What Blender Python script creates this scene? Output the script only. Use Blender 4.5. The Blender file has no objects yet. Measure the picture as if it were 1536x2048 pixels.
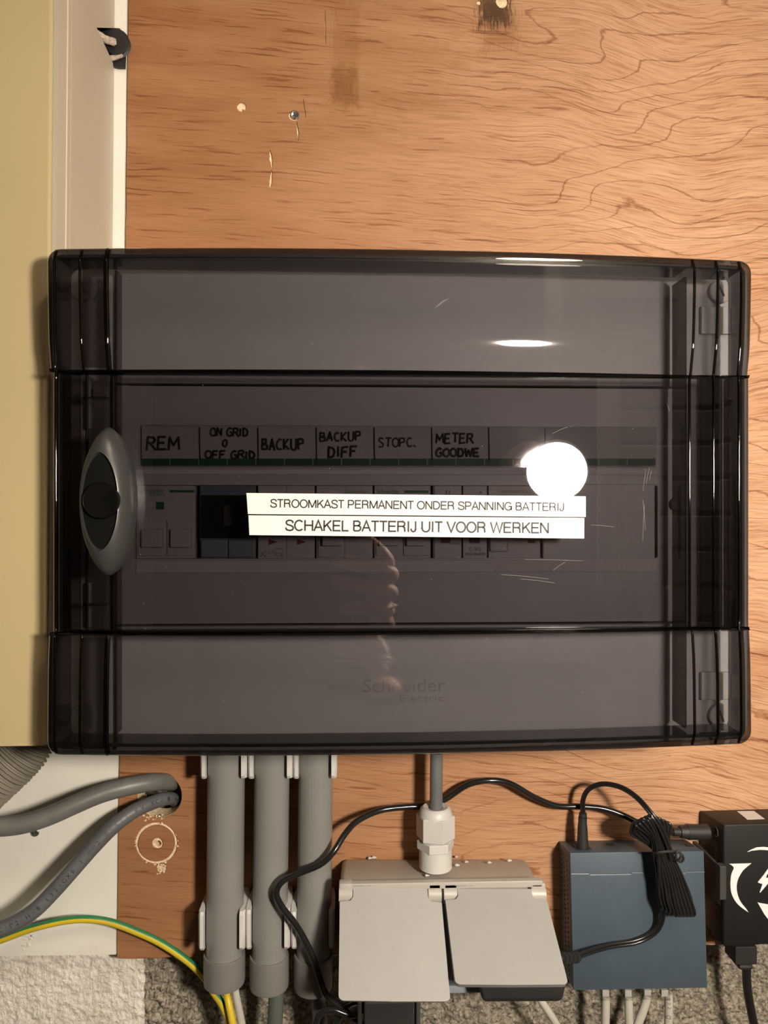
import bpy, bmesh, math, random
from mathutils import Vector, Matrix, noise
random.seed(7)
sc = bpy.context.scene
COL = sc.collection
# ------------------------------------------------------------ camera
YAW = math.radians(2.0); F = 1479.0
CAM = Vector((0, -0.535, 1.45))
FW = Vector((math.sin(YAW), math.cos(YAW), 0)); RT = Vector((math.cos(YAW), -math.sin(YAW), 0)); UP = Vector((0, 0, 1))
cd = bpy.data.cameras.new('camera'); cam = bpy.data.objects.new('camera', cd); COL.objects.link(cam)
cam.location = CAM; cam.rotation_euler = (math.pi/2, 0, -YAW)
cd.sensor_fit = 'VERTICAL'; cd.sensor_height = 36; cd.lens = 36*F/2048; cd.clip_start = 0.005; cd.clip_end = 50
sc.camera = cam
def P(px, py, y=0.0):            # point of the plane at depth y seen at that place of the photograph
    d = FW + RT*((px-768)/F) + UP*((1024-py)/F)
    return CAM + d*((y-CAM.y)/d.y)
YM = -0.121                       # plane of the clear middle of the door
def PM(px, py, q):               # a point at distance q in front of the door, mirrored in it at that place
    p = P(px, py, YM+q); return Vector((p.x, 2*YM-p.y, p.z))
# ------------------------------------------------------------ world and light
w = bpy.data.worlds.new('world'); sc.world = w; w.use_nodes = True
w.node_tree.nodes['Background'].inputs[0].default_value = (0.9, 0.78, 0.62, 1); w.node_tree.nodes['Background'].inputs[1].default_value = 0.05
LAMP = PM(1114, 943, .56); LAMP_STRENGTH = 475.0; LAMP_AIM = Vector((-.25, .95, -.17)).normalized(); LAMP_COLOR = (1.0, 0.885, 0.735)
sc.view_settings.view_transform = 'Standard'; sc.view_settings.look = 'None'
sc.view_settings.exposure = 0.0; sc.view_settings.gamma = 1; sc.view_settings.use_curve_mapping = False
sc.cycles.transparent_max_bounces = 32; sc.cycles.max_bounces = 10

# ------------------------------------------------------------ materials
def newmat(name):
    m = bpy.data.materials.new(name); m.use_nodes = True; nt = m.node_tree
    return m, nt, nt.nodes['Principled BSDF']
def N(nt, t, **kw):
    n = nt.nodes.new(t)
    for k, v in kw.items():
        if k.startswith('i_'): n.inputs[k[2:].replace('_', ' ')].default_value = v
        else: setattr(n, k, v)
    return n
def ramp(nt, fac, stops):
    r = nt.nodes.new('ShaderNodeValToRGB'); e = r.color_ramp.elements
    while len(e) > 1: e.remove(e[0])
    e[0].position = stops[0][0]; e[0].color = stops[0][1] if len(stops[0][1]) == 4 else (*stops[0][1], 1)
    for p, c in stops[1:]:
        x = e.new(p); x.color = c if len(c) == 4 else (*c, 1)
    nt.links.new(fac, r.inputs[0]); return r.outputs[0]
def coords(nt, scale=(1,1,1), loc=(0,0,0)):
    tc = nt.nodes.new('ShaderNodeTexCoord'); mp = nt.nodes.new('ShaderNodeMapping')
    mp.inputs['Scale'].default_value = scale; mp.inputs['Location'].default_value = loc
    nt.links.new(tc.outputs['Object'], mp.inputs[0]); return mp.outputs[0]
def noi(nt, co, scale, detail=4, rough=.5, dist=0):
    n = N(nt, 'ShaderNodeTexNoise', i_Scale=scale, i_Detail=detail, i_Roughness=rough, i_Distortion=dist)
    nt.links.new(co, n.inputs['Vector']); return n.outputs['Fac']
def mixc(nt, a, b, f, mode='MIX'):
    m = N(nt, 'ShaderNodeMix', data_type='RGBA', blend_type=mode)
    for s, v in ((m.inputs[0], f), (m.inputs[6], a), (m.inputs[7], b)):
        if isinstance(v, (tuple, float, int)): s.default_value = v if not isinstance(v, tuple) else (*v[:3], 1)
        else: nt.links.new(v, s)
    return m.outputs[2]
def bump(nt, b, h, strength, dist):
    n = N(nt, 'ShaderNodeBump', i_Strength=strength, i_Distance=dist); nt.links.new(h, n.inputs['Height']); nt.links.new(n.outputs[0], b.inputs['Normal'])
def plain(name, c, rough=.5, metal=0, spec=.5, var=.06, vs=60, bs=.15, bscale=900, coat=0):
    m, nt, b = newmat(name); co = coords(nt)
    f = noi(nt, co, vs, 4)
    hi = tuple(min(1, x*(1+var)) for x in c); lo = tuple(x*(1-var) for x in c)
    nt.links.new(ramp(nt, f, [(.3, lo), (.7, hi)]), b.inputs['Base Color'])
    b.inputs['Roughness'].default_value = rough; b.inputs['Metallic'].default_value = metal
    b.inputs['Specular IOR Level'].default_value = spec; b.inputs['Coat Weight'].default_value = coat
    if bs: bump(nt, b, noi(nt, co, bscale, 3), bs, .0003)
    return m
def smoky(name, T, ior_f0=.042, rough=.012, floor=.22):
    """clear tinted plastic: light is taken up along the slant path through the sheet, the surface mirrors by the angle"""
    m = bpy.data.materials.new(name); m.use_nodes = True; nt = m.node_tree; nt.nodes.clear(); L = nt.links.new
    g = nt.nodes.new('ShaderNodeNewGeometry')
    d = N(nt, 'ShaderNodeVectorMath', operation='DOT_PRODUCT'); L(g.outputs['Normal'], d.inputs[0]); L(g.outputs['Incoming'], d.inputs[1])
    a = N(nt, 'ShaderNodeMath', operation='ABSOLUTE'); L(d.outputs['Value'], a.inputs[0])
    mx = N(nt, 'ShaderNodeMath', operation='MAXIMUM'); mx.inputs[1].default_value = floor; L(a.outputs[0], mx.inputs[0])
    iv = N(nt, 'ShaderNodeMath', operation='DIVIDE'); iv.inputs[0].default_value = 1; L(mx.outputs[0], iv.inputs[1])
    cc = nt.nodes.new('ShaderNodeCombineColor')
    for i in range(3):
        p = N(nt, 'ShaderNodeMath', operation='POWER'); p.inputs[0].default_value = T[i]; L(iv.outputs[0], p.inputs[1]); L(p.outputs[0], cc.inputs[i])
    tr = nt.nodes.new('ShaderNodeBsdfTransparent'); L(cc.outputs[0], tr.inputs[0])
    gl = nt.nodes.new('ShaderNodeBsdfGlossy'); gl.inputs['Roughness'].default_value = rough; gl.inputs['Color'].default_value = (1,1,1,1)
    om = N(nt, 'ShaderNodeMath', operation='SUBTRACT'); om.inputs[0].default_value = 1; L(a.outputs[0], om.inputs[1])
    p5 = N(nt, 'ShaderNodeMath', operation='POWER'); L(om.outputs[0], p5.inputs[0]); p5.inputs[1].default_value = 5
    fm = N(nt, 'ShaderNodeMath', operation='MULTIPLY_ADD'); L(p5.outputs[0], fm.inputs[0]); fm.inputs[1].default_value = 1-ior_f0; fm.inputs[2].default_value = ior_f0
    ms = nt.nodes.new('ShaderNodeMixShader'); L(fm.outputs[0], ms.inputs[0]); L(tr.outputs[0], ms.inputs[1]); L(gl.outputs[0], ms.inputs[2])
    o = nt.nodes.new('ShaderNodeOutputMaterial'); L(ms.outputs[0], o.inputs[0]); return m

BO = Vector((.05, 0, P(235, 1917).z))     # origin of the plywood board
def wood():
    m, nt, b = newmat('plywood_veneer'); L = nt.links.new
    co0 = coords(nt); sp = nt.nodes.new('ShaderNodeSeparateXYZ'); L(co0, sp.inputs[0])
    def math_(op, a, b_=None, c_=None, clamp=False):
        n = N(nt, 'ShaderNodeMath', operation=op); n.use_clamp = clamp
        for k, v in enumerate((a, b_, c_)):
            if v is None: continue
            if isinstance(v, (int, float)): n.inputs[k].default_value = v
            else: L(v, n.inputs[k])
        return n.outputs[0]
    X, Z = sp.outputs[0], sp.outputs[2]
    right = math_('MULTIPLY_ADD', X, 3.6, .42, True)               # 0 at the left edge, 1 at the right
    w1 = noi(nt, co0, 3.4, 2.5); w2 = noi(nt, co0, 22, 3, .6)
    amp = math_('MULTIPLY_ADD', math_('MULTIPLY', right, right), .10, .018)
    z1 = math_('ADD', Z, math_('MULTIPLY', math_('SUBTRACT', w1, .5), amp))
    z2 = math_('ADD', z1, math_('MULTIPLY', X, .075))
    z3 = math_('ADD', z2, math_('MULTIPLY', math_('SUBTRACT', w2, .5), .0055))
    cb = nt.nodes.new('ShaderNodeCombineXYZ'); L(X, cb.inputs[0]); L(z3, cb.inputs[2])
    def sc_(s, l=(0,0,0)):
        mp = nt.nodes.new('ShaderNodeMapping'); mp.inputs['Scale'].default_value = s; mp.inputs['Location'].default_value = l; L(cb.outputs[0], mp.inputs[0]); return mp.outputs[0]
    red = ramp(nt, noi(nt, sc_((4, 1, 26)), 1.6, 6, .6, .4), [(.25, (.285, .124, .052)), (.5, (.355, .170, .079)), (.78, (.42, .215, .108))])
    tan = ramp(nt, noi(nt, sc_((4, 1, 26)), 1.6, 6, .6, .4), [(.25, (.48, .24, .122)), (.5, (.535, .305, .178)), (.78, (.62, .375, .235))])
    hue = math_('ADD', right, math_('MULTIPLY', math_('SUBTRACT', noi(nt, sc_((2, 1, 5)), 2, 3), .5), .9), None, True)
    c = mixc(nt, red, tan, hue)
    fine = ramp(nt, noi(nt, sc_((26, 1, 760)), 1.2, 4, .7, .1), [(.36, (.62, .50, .42)), (.52, (1.0, 1.0, 1.0)), (.68, (1.10, 1.10, 1.10))])
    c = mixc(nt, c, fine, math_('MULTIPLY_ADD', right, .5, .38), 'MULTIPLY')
    # broken dark pores lying along the grain, in drifts
    f1 = noi(nt, sc_((13, 1, 330), (3, 0, 2)), 1.5, 3, .55, .35); dr = noi(nt, sc_((5, 1, 16), (1, 0, 9)), 1.5, 3)
    f2 = math_('ADD', f1, math_('MULTIPLY', math_('SUBTRACT', dr, .5), .22))
    c = mixc(nt, c, ramp(nt, f2, [(.59, (1, 1, 1)), (.635, (.66, .50, .40)), (.72, (.45, .31, .23))]), .82, 'MULTIPLY')
    # cathedral ring lines: jagged contour lines of a slow field
    fld = noi(nt, sc_((2.6, 1, 6.0), (1.7, 0, .4)), 1.4, 2.5, .5, .1); jg = noi(nt, sc_((40, 1, 90), (0, 0, 3)), 1.4, 3, .6)
    fr = math_('PINGPONG', math_('ADD', math_('MULTIPLY_ADD', fld, 14, math_('MULTIPLY', Z, 64)), math_('MULTIPLY', jg, .35)), .5)
    ln = ramp(nt, fr, [(0, (.42, .28, .20)), (.018, (.58, .43, .34)), (.050, (1, 1, 1))])
    msk = ramp(nt, math_('ADD', math_('MULTIPLY', right, .34), noi(nt, sc_((2.6, 1, 8), (7, 0, 1)), 2.0, 5, .7, .5)), [(.60, (0, 0, 0)), (.78, (1, 1, 1))])
    c = mixc(nt, c, mixc(nt, (1., 1., 1.), ln, msk), .8, 'MULTIPLY')
    # old smears of dirt and glue
    def smear(px_, py_, hw, hh, col, amt, vscale, thr):
        nonlocal c
        p = P(px_, py_)-BO
        dx = math_('DIVIDE', math_('ABSOLUTE', math_('SUBTRACT', X, p.x)), hw/2763.); dz = math_('DIVIDE', math_('ABSOLUTE', math_('SUBTRACT', Z, p.z)), hh/2763.)
        n1 = noi(nt, coords(nt, vscale), 1, 5, .7)
        v = math_('ADD', math_('MAXIMUM', dx, dz), math_('MULTIPLY', math_('SUBTRACT', n1, .5), thr))
        c = mixc(nt, c, (*col,), math_('MULTIPLY', ramp(nt, v, [(.55, (1, 1, 1)), (.95, (0, 0, 0))]), amt), 'MULTIPLY')
    smear(692, 110, 34, 120, (.72, .66, .50), .55, (900, 1, 60), 1.8)
    smear(688, 175, 34, 50, (.58, .49, .33), .6, (160, 1, 110), 2.0)
    smear(800, 150, 130, 90, (.85, .82, .68), .6, (120, 1, 90), 1.6)
    smear(990, 15, 42, 46, (.22, .19, .13), 1.0, (700, 1, 90), 2.4)
    smear(1000, 60, 45, 50, (.62, .55, .40), .6, (900, 1, 90), 2.2)
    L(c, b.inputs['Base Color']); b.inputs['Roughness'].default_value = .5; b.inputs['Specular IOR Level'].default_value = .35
    bump(nt, b, noi(nt, sc_((26, 1, 760)), 1.2, 4, .7), .3, .0004)
    return m
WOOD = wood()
RAW = plain('raw_wood', (.82, .64, .42), .8, var=.25, vs=300, bs=.6)
PLYCORE = plain('plywood_core', (.52, .34, .19), .85, var=.2, vs=120, bs=.5)
def melamine():
    m, nt, b = newmat('white_panel'); co = coords(nt)
    c = ramp(nt, noi(nt, co, 9, 5, .6), [(.3, (.80, .77, .70)), (.6, (.88, .86, .80))])
    d = ramp(nt, noi(nt, coords(nt, (1, 1, 1), (5, 1, 3)), 34, 5, .7, .5), [(.66, (1, 1, 1)), (.78, (.62, .55, .45))])
    nt.links.new(mixc(nt, c, d, .7, 'MULTIPLY'), b.inputs['Base Color']); b.inputs['Roughness'].default_value = .42
    bump(nt, b, noi(nt, co, 350, 3), .12, .0005); return m
WHITEP = melamine()
BEIGE = plain('cream_enamel', (0.504, 0.403, 0.227), .42, var=.05, vs=6, bs=.1, bscale=300)
BEIGE2 = plain('pale_enamel', (0.554, 0.496, 0.403), .45, var=.05, vs=9, bs=.1, bscale=300)
PLAST = plain('light_grey_plastic', (0.449, 0.438, 0.441), .42, var=.02)
MODP = plain('module_plastic', (0.459, 0.443, 0.443), .45, var=.03)
PALE = plain('pale_label', (0.568, 0.550, 0.550), .6, var=.02, bs=.05)
GREEN = plain('green_print', (0.010, 0.110, 0.050), .5); BLUEP = plain('blue_print', (.05, .14, .30), .5)
REDP = plain('red_print', (0.175, 0.020, 0.015), .5); INK = plain('black_ink', (.012, .011, .014), .55, bs=0)
GREYINK = plain('grey_ink', (.16, .16, .17), .55, bs=0)
TAPE = None
PIPE = plain('grey_pvc', (0.228, 0.225, 0.215), .30, var=.04, vs=40, bs=.08)
PIPE2 = plain('grey_pvc_socket', (0.188, 0.181, 0.171), .42, var=.05, vs=40, bs=.08)
CLIPM = plain('pale_clip_plastic', (0.612, 0.603, 0.586), .45)
CAB1 = plain('grey_cable', (0.151, 0.155, 0.144), .42, var=.15, vs=80, bs=.15, bscale=250)
CAB2 = plain('dark_grey_cable', (0.108, 0.112, 0.119), .45, var=.12, vs=80, bs=.15, bscale=250)
CAB3 = plain('green_grey_cable', (.10, .115, .10), .45)
BLACK = plain('black_rubber', (.015, .014, .014), .19, var=.1, bs=.02)
BLACKM = plain('black_matt', (.02, .019, .018), .55, var=.1)
BOXBLK = plain('black_box_plastic', (0.0097, 0.0097, 0.0090), .55, spec=.35, var=.06, bs=.3, bscale=1600)
NAVY = plain('slate_blue_metal', (0.071, 0.100, 0.133), .45, metal=.1, var=.05, bs=.35, bscale=2400)
NAVYE = plain('slate_edge', (.12, .15, .19), .4, metal=.2)
WHITE = plain('white_plastic', (0.576, 0.568, 0.552), .4, var=.02)
LIDM = plain('grey_white_lid', (0.317, 0.310, 0.302), .5, var=.02, bs=.25, bscale=1500)
SOCK = plain('socket_body', (0.375, 0.345, 0.307), .42, var=.02)
HINGE = plain('hinge_plastic', (0.420, 0.398, 0.367), .4, var=.02)
SEAL = plain('blue_grey_seal', (.26, .29, .32), .5)
LOGO = plain('white_print', (0.774, 0.783, 0.810), .5, var=.01, bs=0)
DIMP = plain('dim_print', (.10, .10, .105), .5, bs=0)
YELL = plain('yellow_pvc', (0.663, 0.493, 0.025), .4); GRN = plain('green_pvc', (.03, .20, .07), .4)
ETH = plain('white_cable', (0.496, 0.480, 0.432), .42); STEEL = plain('zinc_steel', (.55, .57, .58), .3, metal=1)
HANDLE = plain('grey_handle', (0.053, 0.053, 0.052), .34, var=.03, metal=.35)
HANDLE2 = plain('dark_handle_inset', (.006, .006, .006), .6, spec=.04)
HOSE = plain('grey_hose', (0.240, 0.216, 0.176), .6)
ROPE = plain('braided_rope', (.52, .45, .38), .8, var=.3, vs=500)
SMOKE_BAND = smoky('smoky_band', (.685, .674, .684), rough=.05); SMOKE_MID = smoky('smoky_middle', (.555, .540, .552))
SMOKE_FLANGE = smoky('smoky_flange', (.60, .59, .59), floor=.4)
SMOKE_RIM = smoky('smoky_rim', (.62, .615, .615), floor=.25); SMOKE_RIB = smoky('smoky_rib', (.30, .29, .29), rough=.05)
CLEAR = smoky('clear_plastic', (.93, .93, .93), .04, .05); BLUECOVER = smoky('smoky_blue_cover', (.48, .55, .60), .05, .15)
KNOBM = plain('black_gloss_knob', (.004, .004, .004), .06, spec=.35, bs=0)
def tape():
    m, nt, b = newmat('white_tape'); co = coords(nt)
    b.inputs['Base Color'].default_value = (.78, .77, .72, 1); b.inputs['Roughness'].default_value = .13; b.inputs['Specular IOR Level'].default_value = .35
    v = N(nt, 'ShaderNodeTexNoise', i_Scale=260, i_Detail=3, i_Distortion=1.2); nt.links.new(co, v.inputs['Vector'])
    bump(nt, b, v.outputs['Fac'], .16, .0003); return m
TAPE = tape()
def rock():
    m, nt, b = newmat('rough_block'); co = coords(nt)
    c = ramp(nt, noi(nt, co, 330, 6, .75), [(.34, (.05, .045, .035)), (.46, (.36, .315, .25)), (.68, (.66, .60, .50))])
    v = N(nt, 'ShaderNodeTexVoronoi', i_Scale=380); nt.links.new(co, v.inputs['Vector'])
    s = ramp(nt, v.outputs['Distance'], [(.0, (1, 1, 1)), (.55, (.8, .8, .8)), (.9, (.35, .33, .3))])
    nt.links.new(mixc(nt, c, s, .8, 'MULTIPLY'), b.inputs['Base Color']); b.inputs['Roughness'].default_value = .9
    bump(nt, b, noi(nt, co, 320, 5, .7), .9, .002); return m
ROCK = rock()
def plaster():
    m, nt, b = newmat('whitewash'); co = coords(nt)
    nt.links.new(ramp(nt, noi(nt, co, 60, 6, .7), [(.3, (.66, .61, .53)), (.6, (.88, .84, .78))]), b.inputs['Base Color']); b.inputs['Roughness'].default_value = .85
    bump(nt, b, noi(nt, co, 260, 5, .6, .6), .8, .0015); return m
PLASTER = plaster()
SKIN = plain('skin', (.62, .36, .25), .5, var=.08, vs=30); CLOTH = plain('dark_jacket', (.018, .017, .018), .85, var=.3, vs=200, bs=.5)
HAIR = plain('brown_hair', (.05, .03, .02), .6); TROUS = plain('dark_trousers', (.02, .025, .04), .85)
BRICK = plain('painted_brick', (.50, .48, .45), .7, var=.12, vs=40, bs=.5, bscale=200); MORTAR = plain('mortar', (.80, .77, .70), .9, bs=.5)
DARKW = plain('dark_plaster', (.10, .085, .07), .85); CONC = plain('concrete', (.25, .23, .21), .8)
GREYD = plain('dark_grey_plastic', (.05, .05, .05), .5)
DARKST = plain('dirt_stain', (.17, .11, .055), .7, var=.6, vs=300, bs=.3)
def emit(name, c, s):
    m = bpy.data.materials.new(name); m.use_nodes = True; nt = m.node_tree; nt.nodes.clear()
    e = nt.nodes.new('ShaderNodeEmission'); e.inputs[0].default_value = (*c, 1); e.inputs[1].default_value = s
    o = nt.nodes.new('ShaderNodeOutputMaterial'); nt.links.new(e.outputs[0], o.inputs[0]); return m
LAMPM = emit('lamp_lens', LAMP_COLOR, LAMP_STRENGTH)

# ------------------------------------------------------------ geometry helpers
def spline(pts, n=8):
    pts = [Vector(p) for p in pts]
    if len(pts) < 3: return pts
    out = []; q = [2*pts[0]-pts[1]] + pts + [2*pts[-1]-pts[-2]]
    for i in range(1, len(q)-2):
        a, b, c, d = q[i-1:i+3]
        for k in range(n):
            t = k/n
            out.append(.5*((2*b)+(c-a)*t+(2*a-5*b+4*c-d)*t*t+(3*b-a-3*c+d)*t**3))
    out.append(q[-2]); return out
class B:
    def __init__(s): s.bm = bmesh.new()
    def hexa(s, p, bev=0, seg=2):      # p: 4 front points (tl,tr,br,bl) then 4 back points
        v = [s.bm.verts.new(x) for x in p]
        fs = [s.bm.faces.new([v[i] for i in f]) for f in ((0,3,2,1),(4,5,6,7),(0,1,5,4),(1,2,6,5),(2,3,7,6),(3,0,4,7))]
        if bev:
            es = list({e for f in fs for e in f.edges})
            bmesh.ops.bevel(s.bm, geom=es, offset=bev, segments=seg, profile=.5, affect='EDGES')
        return s
    def box(s, x0, x1, y0, y1, z0, z1, bev=0, seg=2):
        return s.hexa([(x0,y0,z1),(x1,y0,z1),(x1,y0,z0),(x0,y0,z0),(x0,y1,z1),(x1,y1,z1),(x1,y1,z0),(x0,y1,z0)], bev, seg)
    def pbox(s, px0, py0, px1, py1, yf, yb, bev=0, seg=2):   # box whose front face covers these photo pixels at depth yf
        a = P(px0, py0, yf); b = P(px1, py1, yf)
        return s.box(a.x, b.x, yf, yb, b.z, a.z, bev, seg)
    def rings(s, rs, cap=True, closed=True):
        L = [[s.bm.verts.new(p) for p in r] for r in rs]; n = len(L[0])
        for a, b in zip(L, L[1:]):
            for i in range(n if closed else n-1):
                j = (i+1) % n
                s.bm.faces.new((a[i], a[j], b[j], b[i]))
        if cap and closed:
            s.bm.faces.new(L[0][::-1]); s.bm.faces.new(L[-1])
        return s
    def tube(s, pts, r, n=12, cap=True, rfun=None, squash=1.0):
        pts = [Vector(p) for p in pts]; m = len(pts); rs = []; nor = None
        for i, p in enumerate(pts):
            t = (pts[min(i+1, m-1)]-pts[max(i-1, 0)]).normalized()
            if nor is None: nor = t.orthogonal().normalized()
            nor = (nor - t*nor.dot(t)).normalized(); bi = t.cross(nor)
            rr = r if rfun is None else rfun(i/(m-1))
            rs.append([p+(nor*math.cos(2*math.pi*k/n)+bi*math.sin(2*math.pi*k/n)*squash)*rr for k in range(n)])
        return s.rings(rs, cap)
    def cyl(s, a, b, r, r2=None, n=24):
        r2 = r if r2 is None else r2
        return s.tube([a, b], r, n, True, lambda t: r+(r2-r)*t)
    def lathe(s, prof, o, ax=(0,0,1), n=32):
        ax = Vector(ax).normalized(); u = ax.orthogonal().normalized(); v = ax.cross(u); o = Vector(o)
        return s.rings([[o+ax*h+(u*math.cos(2*math.pi*k/n)+v*math.sin(2*math.pi*k/n))*max(r, 1e-5) for k in range(n)] for r, h in prof])
    def prism(s, xz, y0, y1, bev=0):
        a = [s.bm.verts.new((x, y0, z)) for x, z in xz]; b = [s.bm.verts.new((x, y1, z)) for x, z in xz]; n = len(a)
        fs = [s.bm.faces.new(a), s.bm.faces.new(b[::-1])]
        for i in range(n): fs.append(s.bm.faces.new((a[i], b[i], b[(i+1) % n], a[(i+1) % n])))
        if bev:
            bmesh.ops.bevel(s.bm, geom=list(fs[0].edges), offset=bev, segments=2, profile=.5, affect='EDGES')
        return s
    def prism3(s, pts, vec):
        vec = Vector(vec); a = [s.bm.verts.new(p) for p in pts]; b = [s.bm.verts.new(Vector(p)+vec) for p in pts]; n = len(a)
        s.bm.faces.new(a); s.bm.faces.new(b[::-1])
        for i in range(n): s.bm.faces.new((a[i], b[i], b[(i+1) % n], a[(i+1) % n]))
        return s
    def ell(s, c, r, n=16, m=10, bend=None):
        c = Vector(c); rs = []
        for i in range(m+1):
            th = math.pi*i/m
            rs.append([c+Vector((r[0]*max(math.sin(th), .001)*math.cos(2*math.pi*k/n), r[1]*max(math.sin(th), .001)*math.sin(2*math.pi*k/n), r[2]*math.cos(th))) for k in range(n)])
        return s.rings(rs)
    def mesh(s, verts, faces):
        v = [s.bm.verts.new(p) for p in verts]
        for f in faces:
            try: s.bm.faces.new([v[i] for i in f])
            except ValueError: pass
        return s
    def text(s, t, c, width=None, size=.01, right=(1,0,0), up=(0,0,1), depth=.00006, align='CENTER', height=None):
        cu = bpy.data.curves.new('t', 'FONT'); cu.body = t; cu.size = 1; cu.extrude = .0; cu.resolution_u = 3; cu.fill_mode = 'FRONT'
        o = bpy.data.objects.new('t', cu); me = o.to_mesh()
        vs = [v.co.copy() for v in me.vertices]; fc = [tuple(p.vertices) for p in me.polygons]; o.to_mesh_clear()
        bpy.data.objects.remove(o); bpy.data.curves.remove(cu)
        if not vs: return s
        x0 = min(v.x for v in vs); x1 = max(v.x for v in vs); z0 = min(v.y for v in vs); z1 = max(v.y for v in vs)
        sx = size if width is None else width/(x1-x0)
        sy = height/(z1-z0) if height else (size if width is None else sx)
        right = Vector(right).normalized(); up = Vector(up).normalized(); nn = right.cross(up)
        mx = (x0+x1)/2 if align == 'CENTER' else x0
        W = [Vector(c)+right*((v.x-mx)*sx)+up*((v.y-(z0+z1)/2)*sy) for v in vs]
        return s.mesh([p+nn*depth for p in W], fc)
ALL = []
def fin(name, b, mat, parent=None, label=None, cat=None, group=None, kind=None, smooth=35, origin=None, recalc=True):
    bm = b.bm if isinstance(b, B) else b
    if recalc: bmesh.ops.recalc_face_normals(bm, faces=bm.faces)
    me = bpy.data.meshes.new(name); bm.to_mesh(me); bm.free()
    for mm in (mat if isinstance(mat, (list, tuple)) else [mat]): me.materials.append(mm)
    if smooth:
        me.shade_smooth(); me.set_sharp_from_angle(angle=math.radians(smooth))
    o = bpy.data.objects.new(name, me); COL.objects.link(o)
    if smooth == 35 and len(me.polygons) < 4000:
        wn = o.modifiers.new('wn', 'WEIGHTED_NORMAL'); wn.keep_sharp = True
    if parent is not None:
        o.parent = parent; r = parent
        while r.parent is not None: r = r.parent
        me.transform(Matrix.Translation(-r.location))
    else:
        xs = [v.co for v in me.vertices]
        c = Vector(origin) if origin else Vector((sum(v.x for v in xs)/len(xs), max(v.y for v in xs), min(v.z for v in xs)))
        me.transform(Matrix.Translation(-c)); o.location = c
    for k, v in (('label', label), ('category', cat), ('group', group), ('kind', kind)):
        if v: o[k] = v
    return o
def thing(name, label, cat, loc, group=None):
    o = bpy.data.objects.new(name, None); COL.objects.link(o); o.location = loc; o.empty_display_size = .02
    o['label'] = label; o['category'] = cat
    if group: o['group'] = group
    return o
def struct(name, b, mat, parent=None, **k): return fin(name, b, mat, parent, kind='structure', **k)
def plate(outline, holes, y0, y1):         # flat sheet with holes, in the wall's own plane
    cu = bpy.data.curves.new('c', 'CURVE'); cu.dimensions = '2D'; cu.fill_mode = 'BOTH'; cu.extrude = abs(y1-y0)/2
    for poly in [outline]+list(holes):
        sp = cu.splines.new('POLY'); sp.points.add(len(poly)-1); sp.use_cyclic_u = True
        for i, (x, z) in enumerate(poly): sp.points[i].co = (x, z, 0, 1)
    o = bpy.data.objects.new('c', cu); me = o.to_mesh()
    b = B(); ym = (y0+y1)/2
    b.mesh([Vector((v.co.x, ym-v.co.z, v.co.y)) for v in me.vertices], [tuple(p.vertices) for p in me.polygons])
    o.to_mesh_clear(); bpy.data.objects.remove(o); bpy.data.curves.remove(cu)
    bmesh.ops.remove_doubles(b.bm, verts=b.bm.verts, dist=1e-7)
    return b
def circ(c, r, n=40, rz=None): return [(c[0]+r*math.cos(2*math.pi*k/n), c[1]+(rz or r)*math.sin(2*math.pi*k/n)) for k in range(n)]
def xz(pts, y=0.0):
    return [((p := P(a, b, y)).x, p.z) for a, b in pts]
def rrect(x0, x1, z0, z1, r, n=5):
    out = []
    for cx, cz, a0 in ((x1-r, z1-r, 0), (x0+r, z1-r, 90), (x0+r, z0+r, 180), (x1-r, z0+r, 270)):
        for k in range(n+1):
            a = math.radians(a0+90*k/n); out.append((cx+r*math.cos(a), cz+r*math.sin(a)))
    return out

# ------------------------------------------------------------ the room
ZB = 1.45
struct('floor', B().box(-1.4, 1.3, -1.3, .25, -.05, 0), CONC, smooth=0)
struct('ceiling', B().box(-1.4, 1.3, -1.3, .25, 2.4, 2.45), plain('ceiling_paint', (.5, .46, .4), .8), smooth=0)
struct('wall_left', B().box(-1.45, -1.4, -1.3, .25, 0, 2.4), DARKW, smooth=0)
struct('wall_right', B().box(1.3, 1.35, -1.3, .25, 0, 2.4), PLASTER, smooth=0)
# rough block wall behind the boards, relief where the photograph shows it
def rough_sheet(x0, x1, z0, z1, nx, nz, y, amp, freq, edge=None):
    b = B(); V = []
    for j in range(nz+1):
        for i in range(nx+1):
            x = x0+(x1-x0)*i/nx; z = z0+(z1-z0)*j/nz
            if edge and i == nx: x += edge*noise.noise(Vector((0, 3, z*130)))
            p = Vector((x, 0, z))
            h = noise.fractal(p*freq, 1, 2, 5)*amp + abs(noise.noise(p*freq*3.1))*amp*.8
            V.append((x, y-max(h, -amp), z))
    b.mesh(V, [(j*(nx+1)+i, j*(nx+1)+i+1, (j+1)*(nx+1)+i+1, (j+1)*(nx+1)+i) for j in range(nz) for i in range(nx)])
    return b
wb = rough_sheet(-.2, .36, 1.0, 1.2, 520, 190, .024, .0032, 150)
wb.box(-1.4, 1.3, .034, .1, 0, 2.4)
struct('wall_back', wb, ROCK)
px = P(289, 1990, .02)
pl = rough_sheet(-.34, px.x, 1.0, 1.2, 360, 260, .0195, .0009, 210, edge=.0018)
fin('whitewash_patch', pl, PLASTER, label='rough whitewashed plaster strip on the wall below the white panel', cat='plaster')
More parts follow.
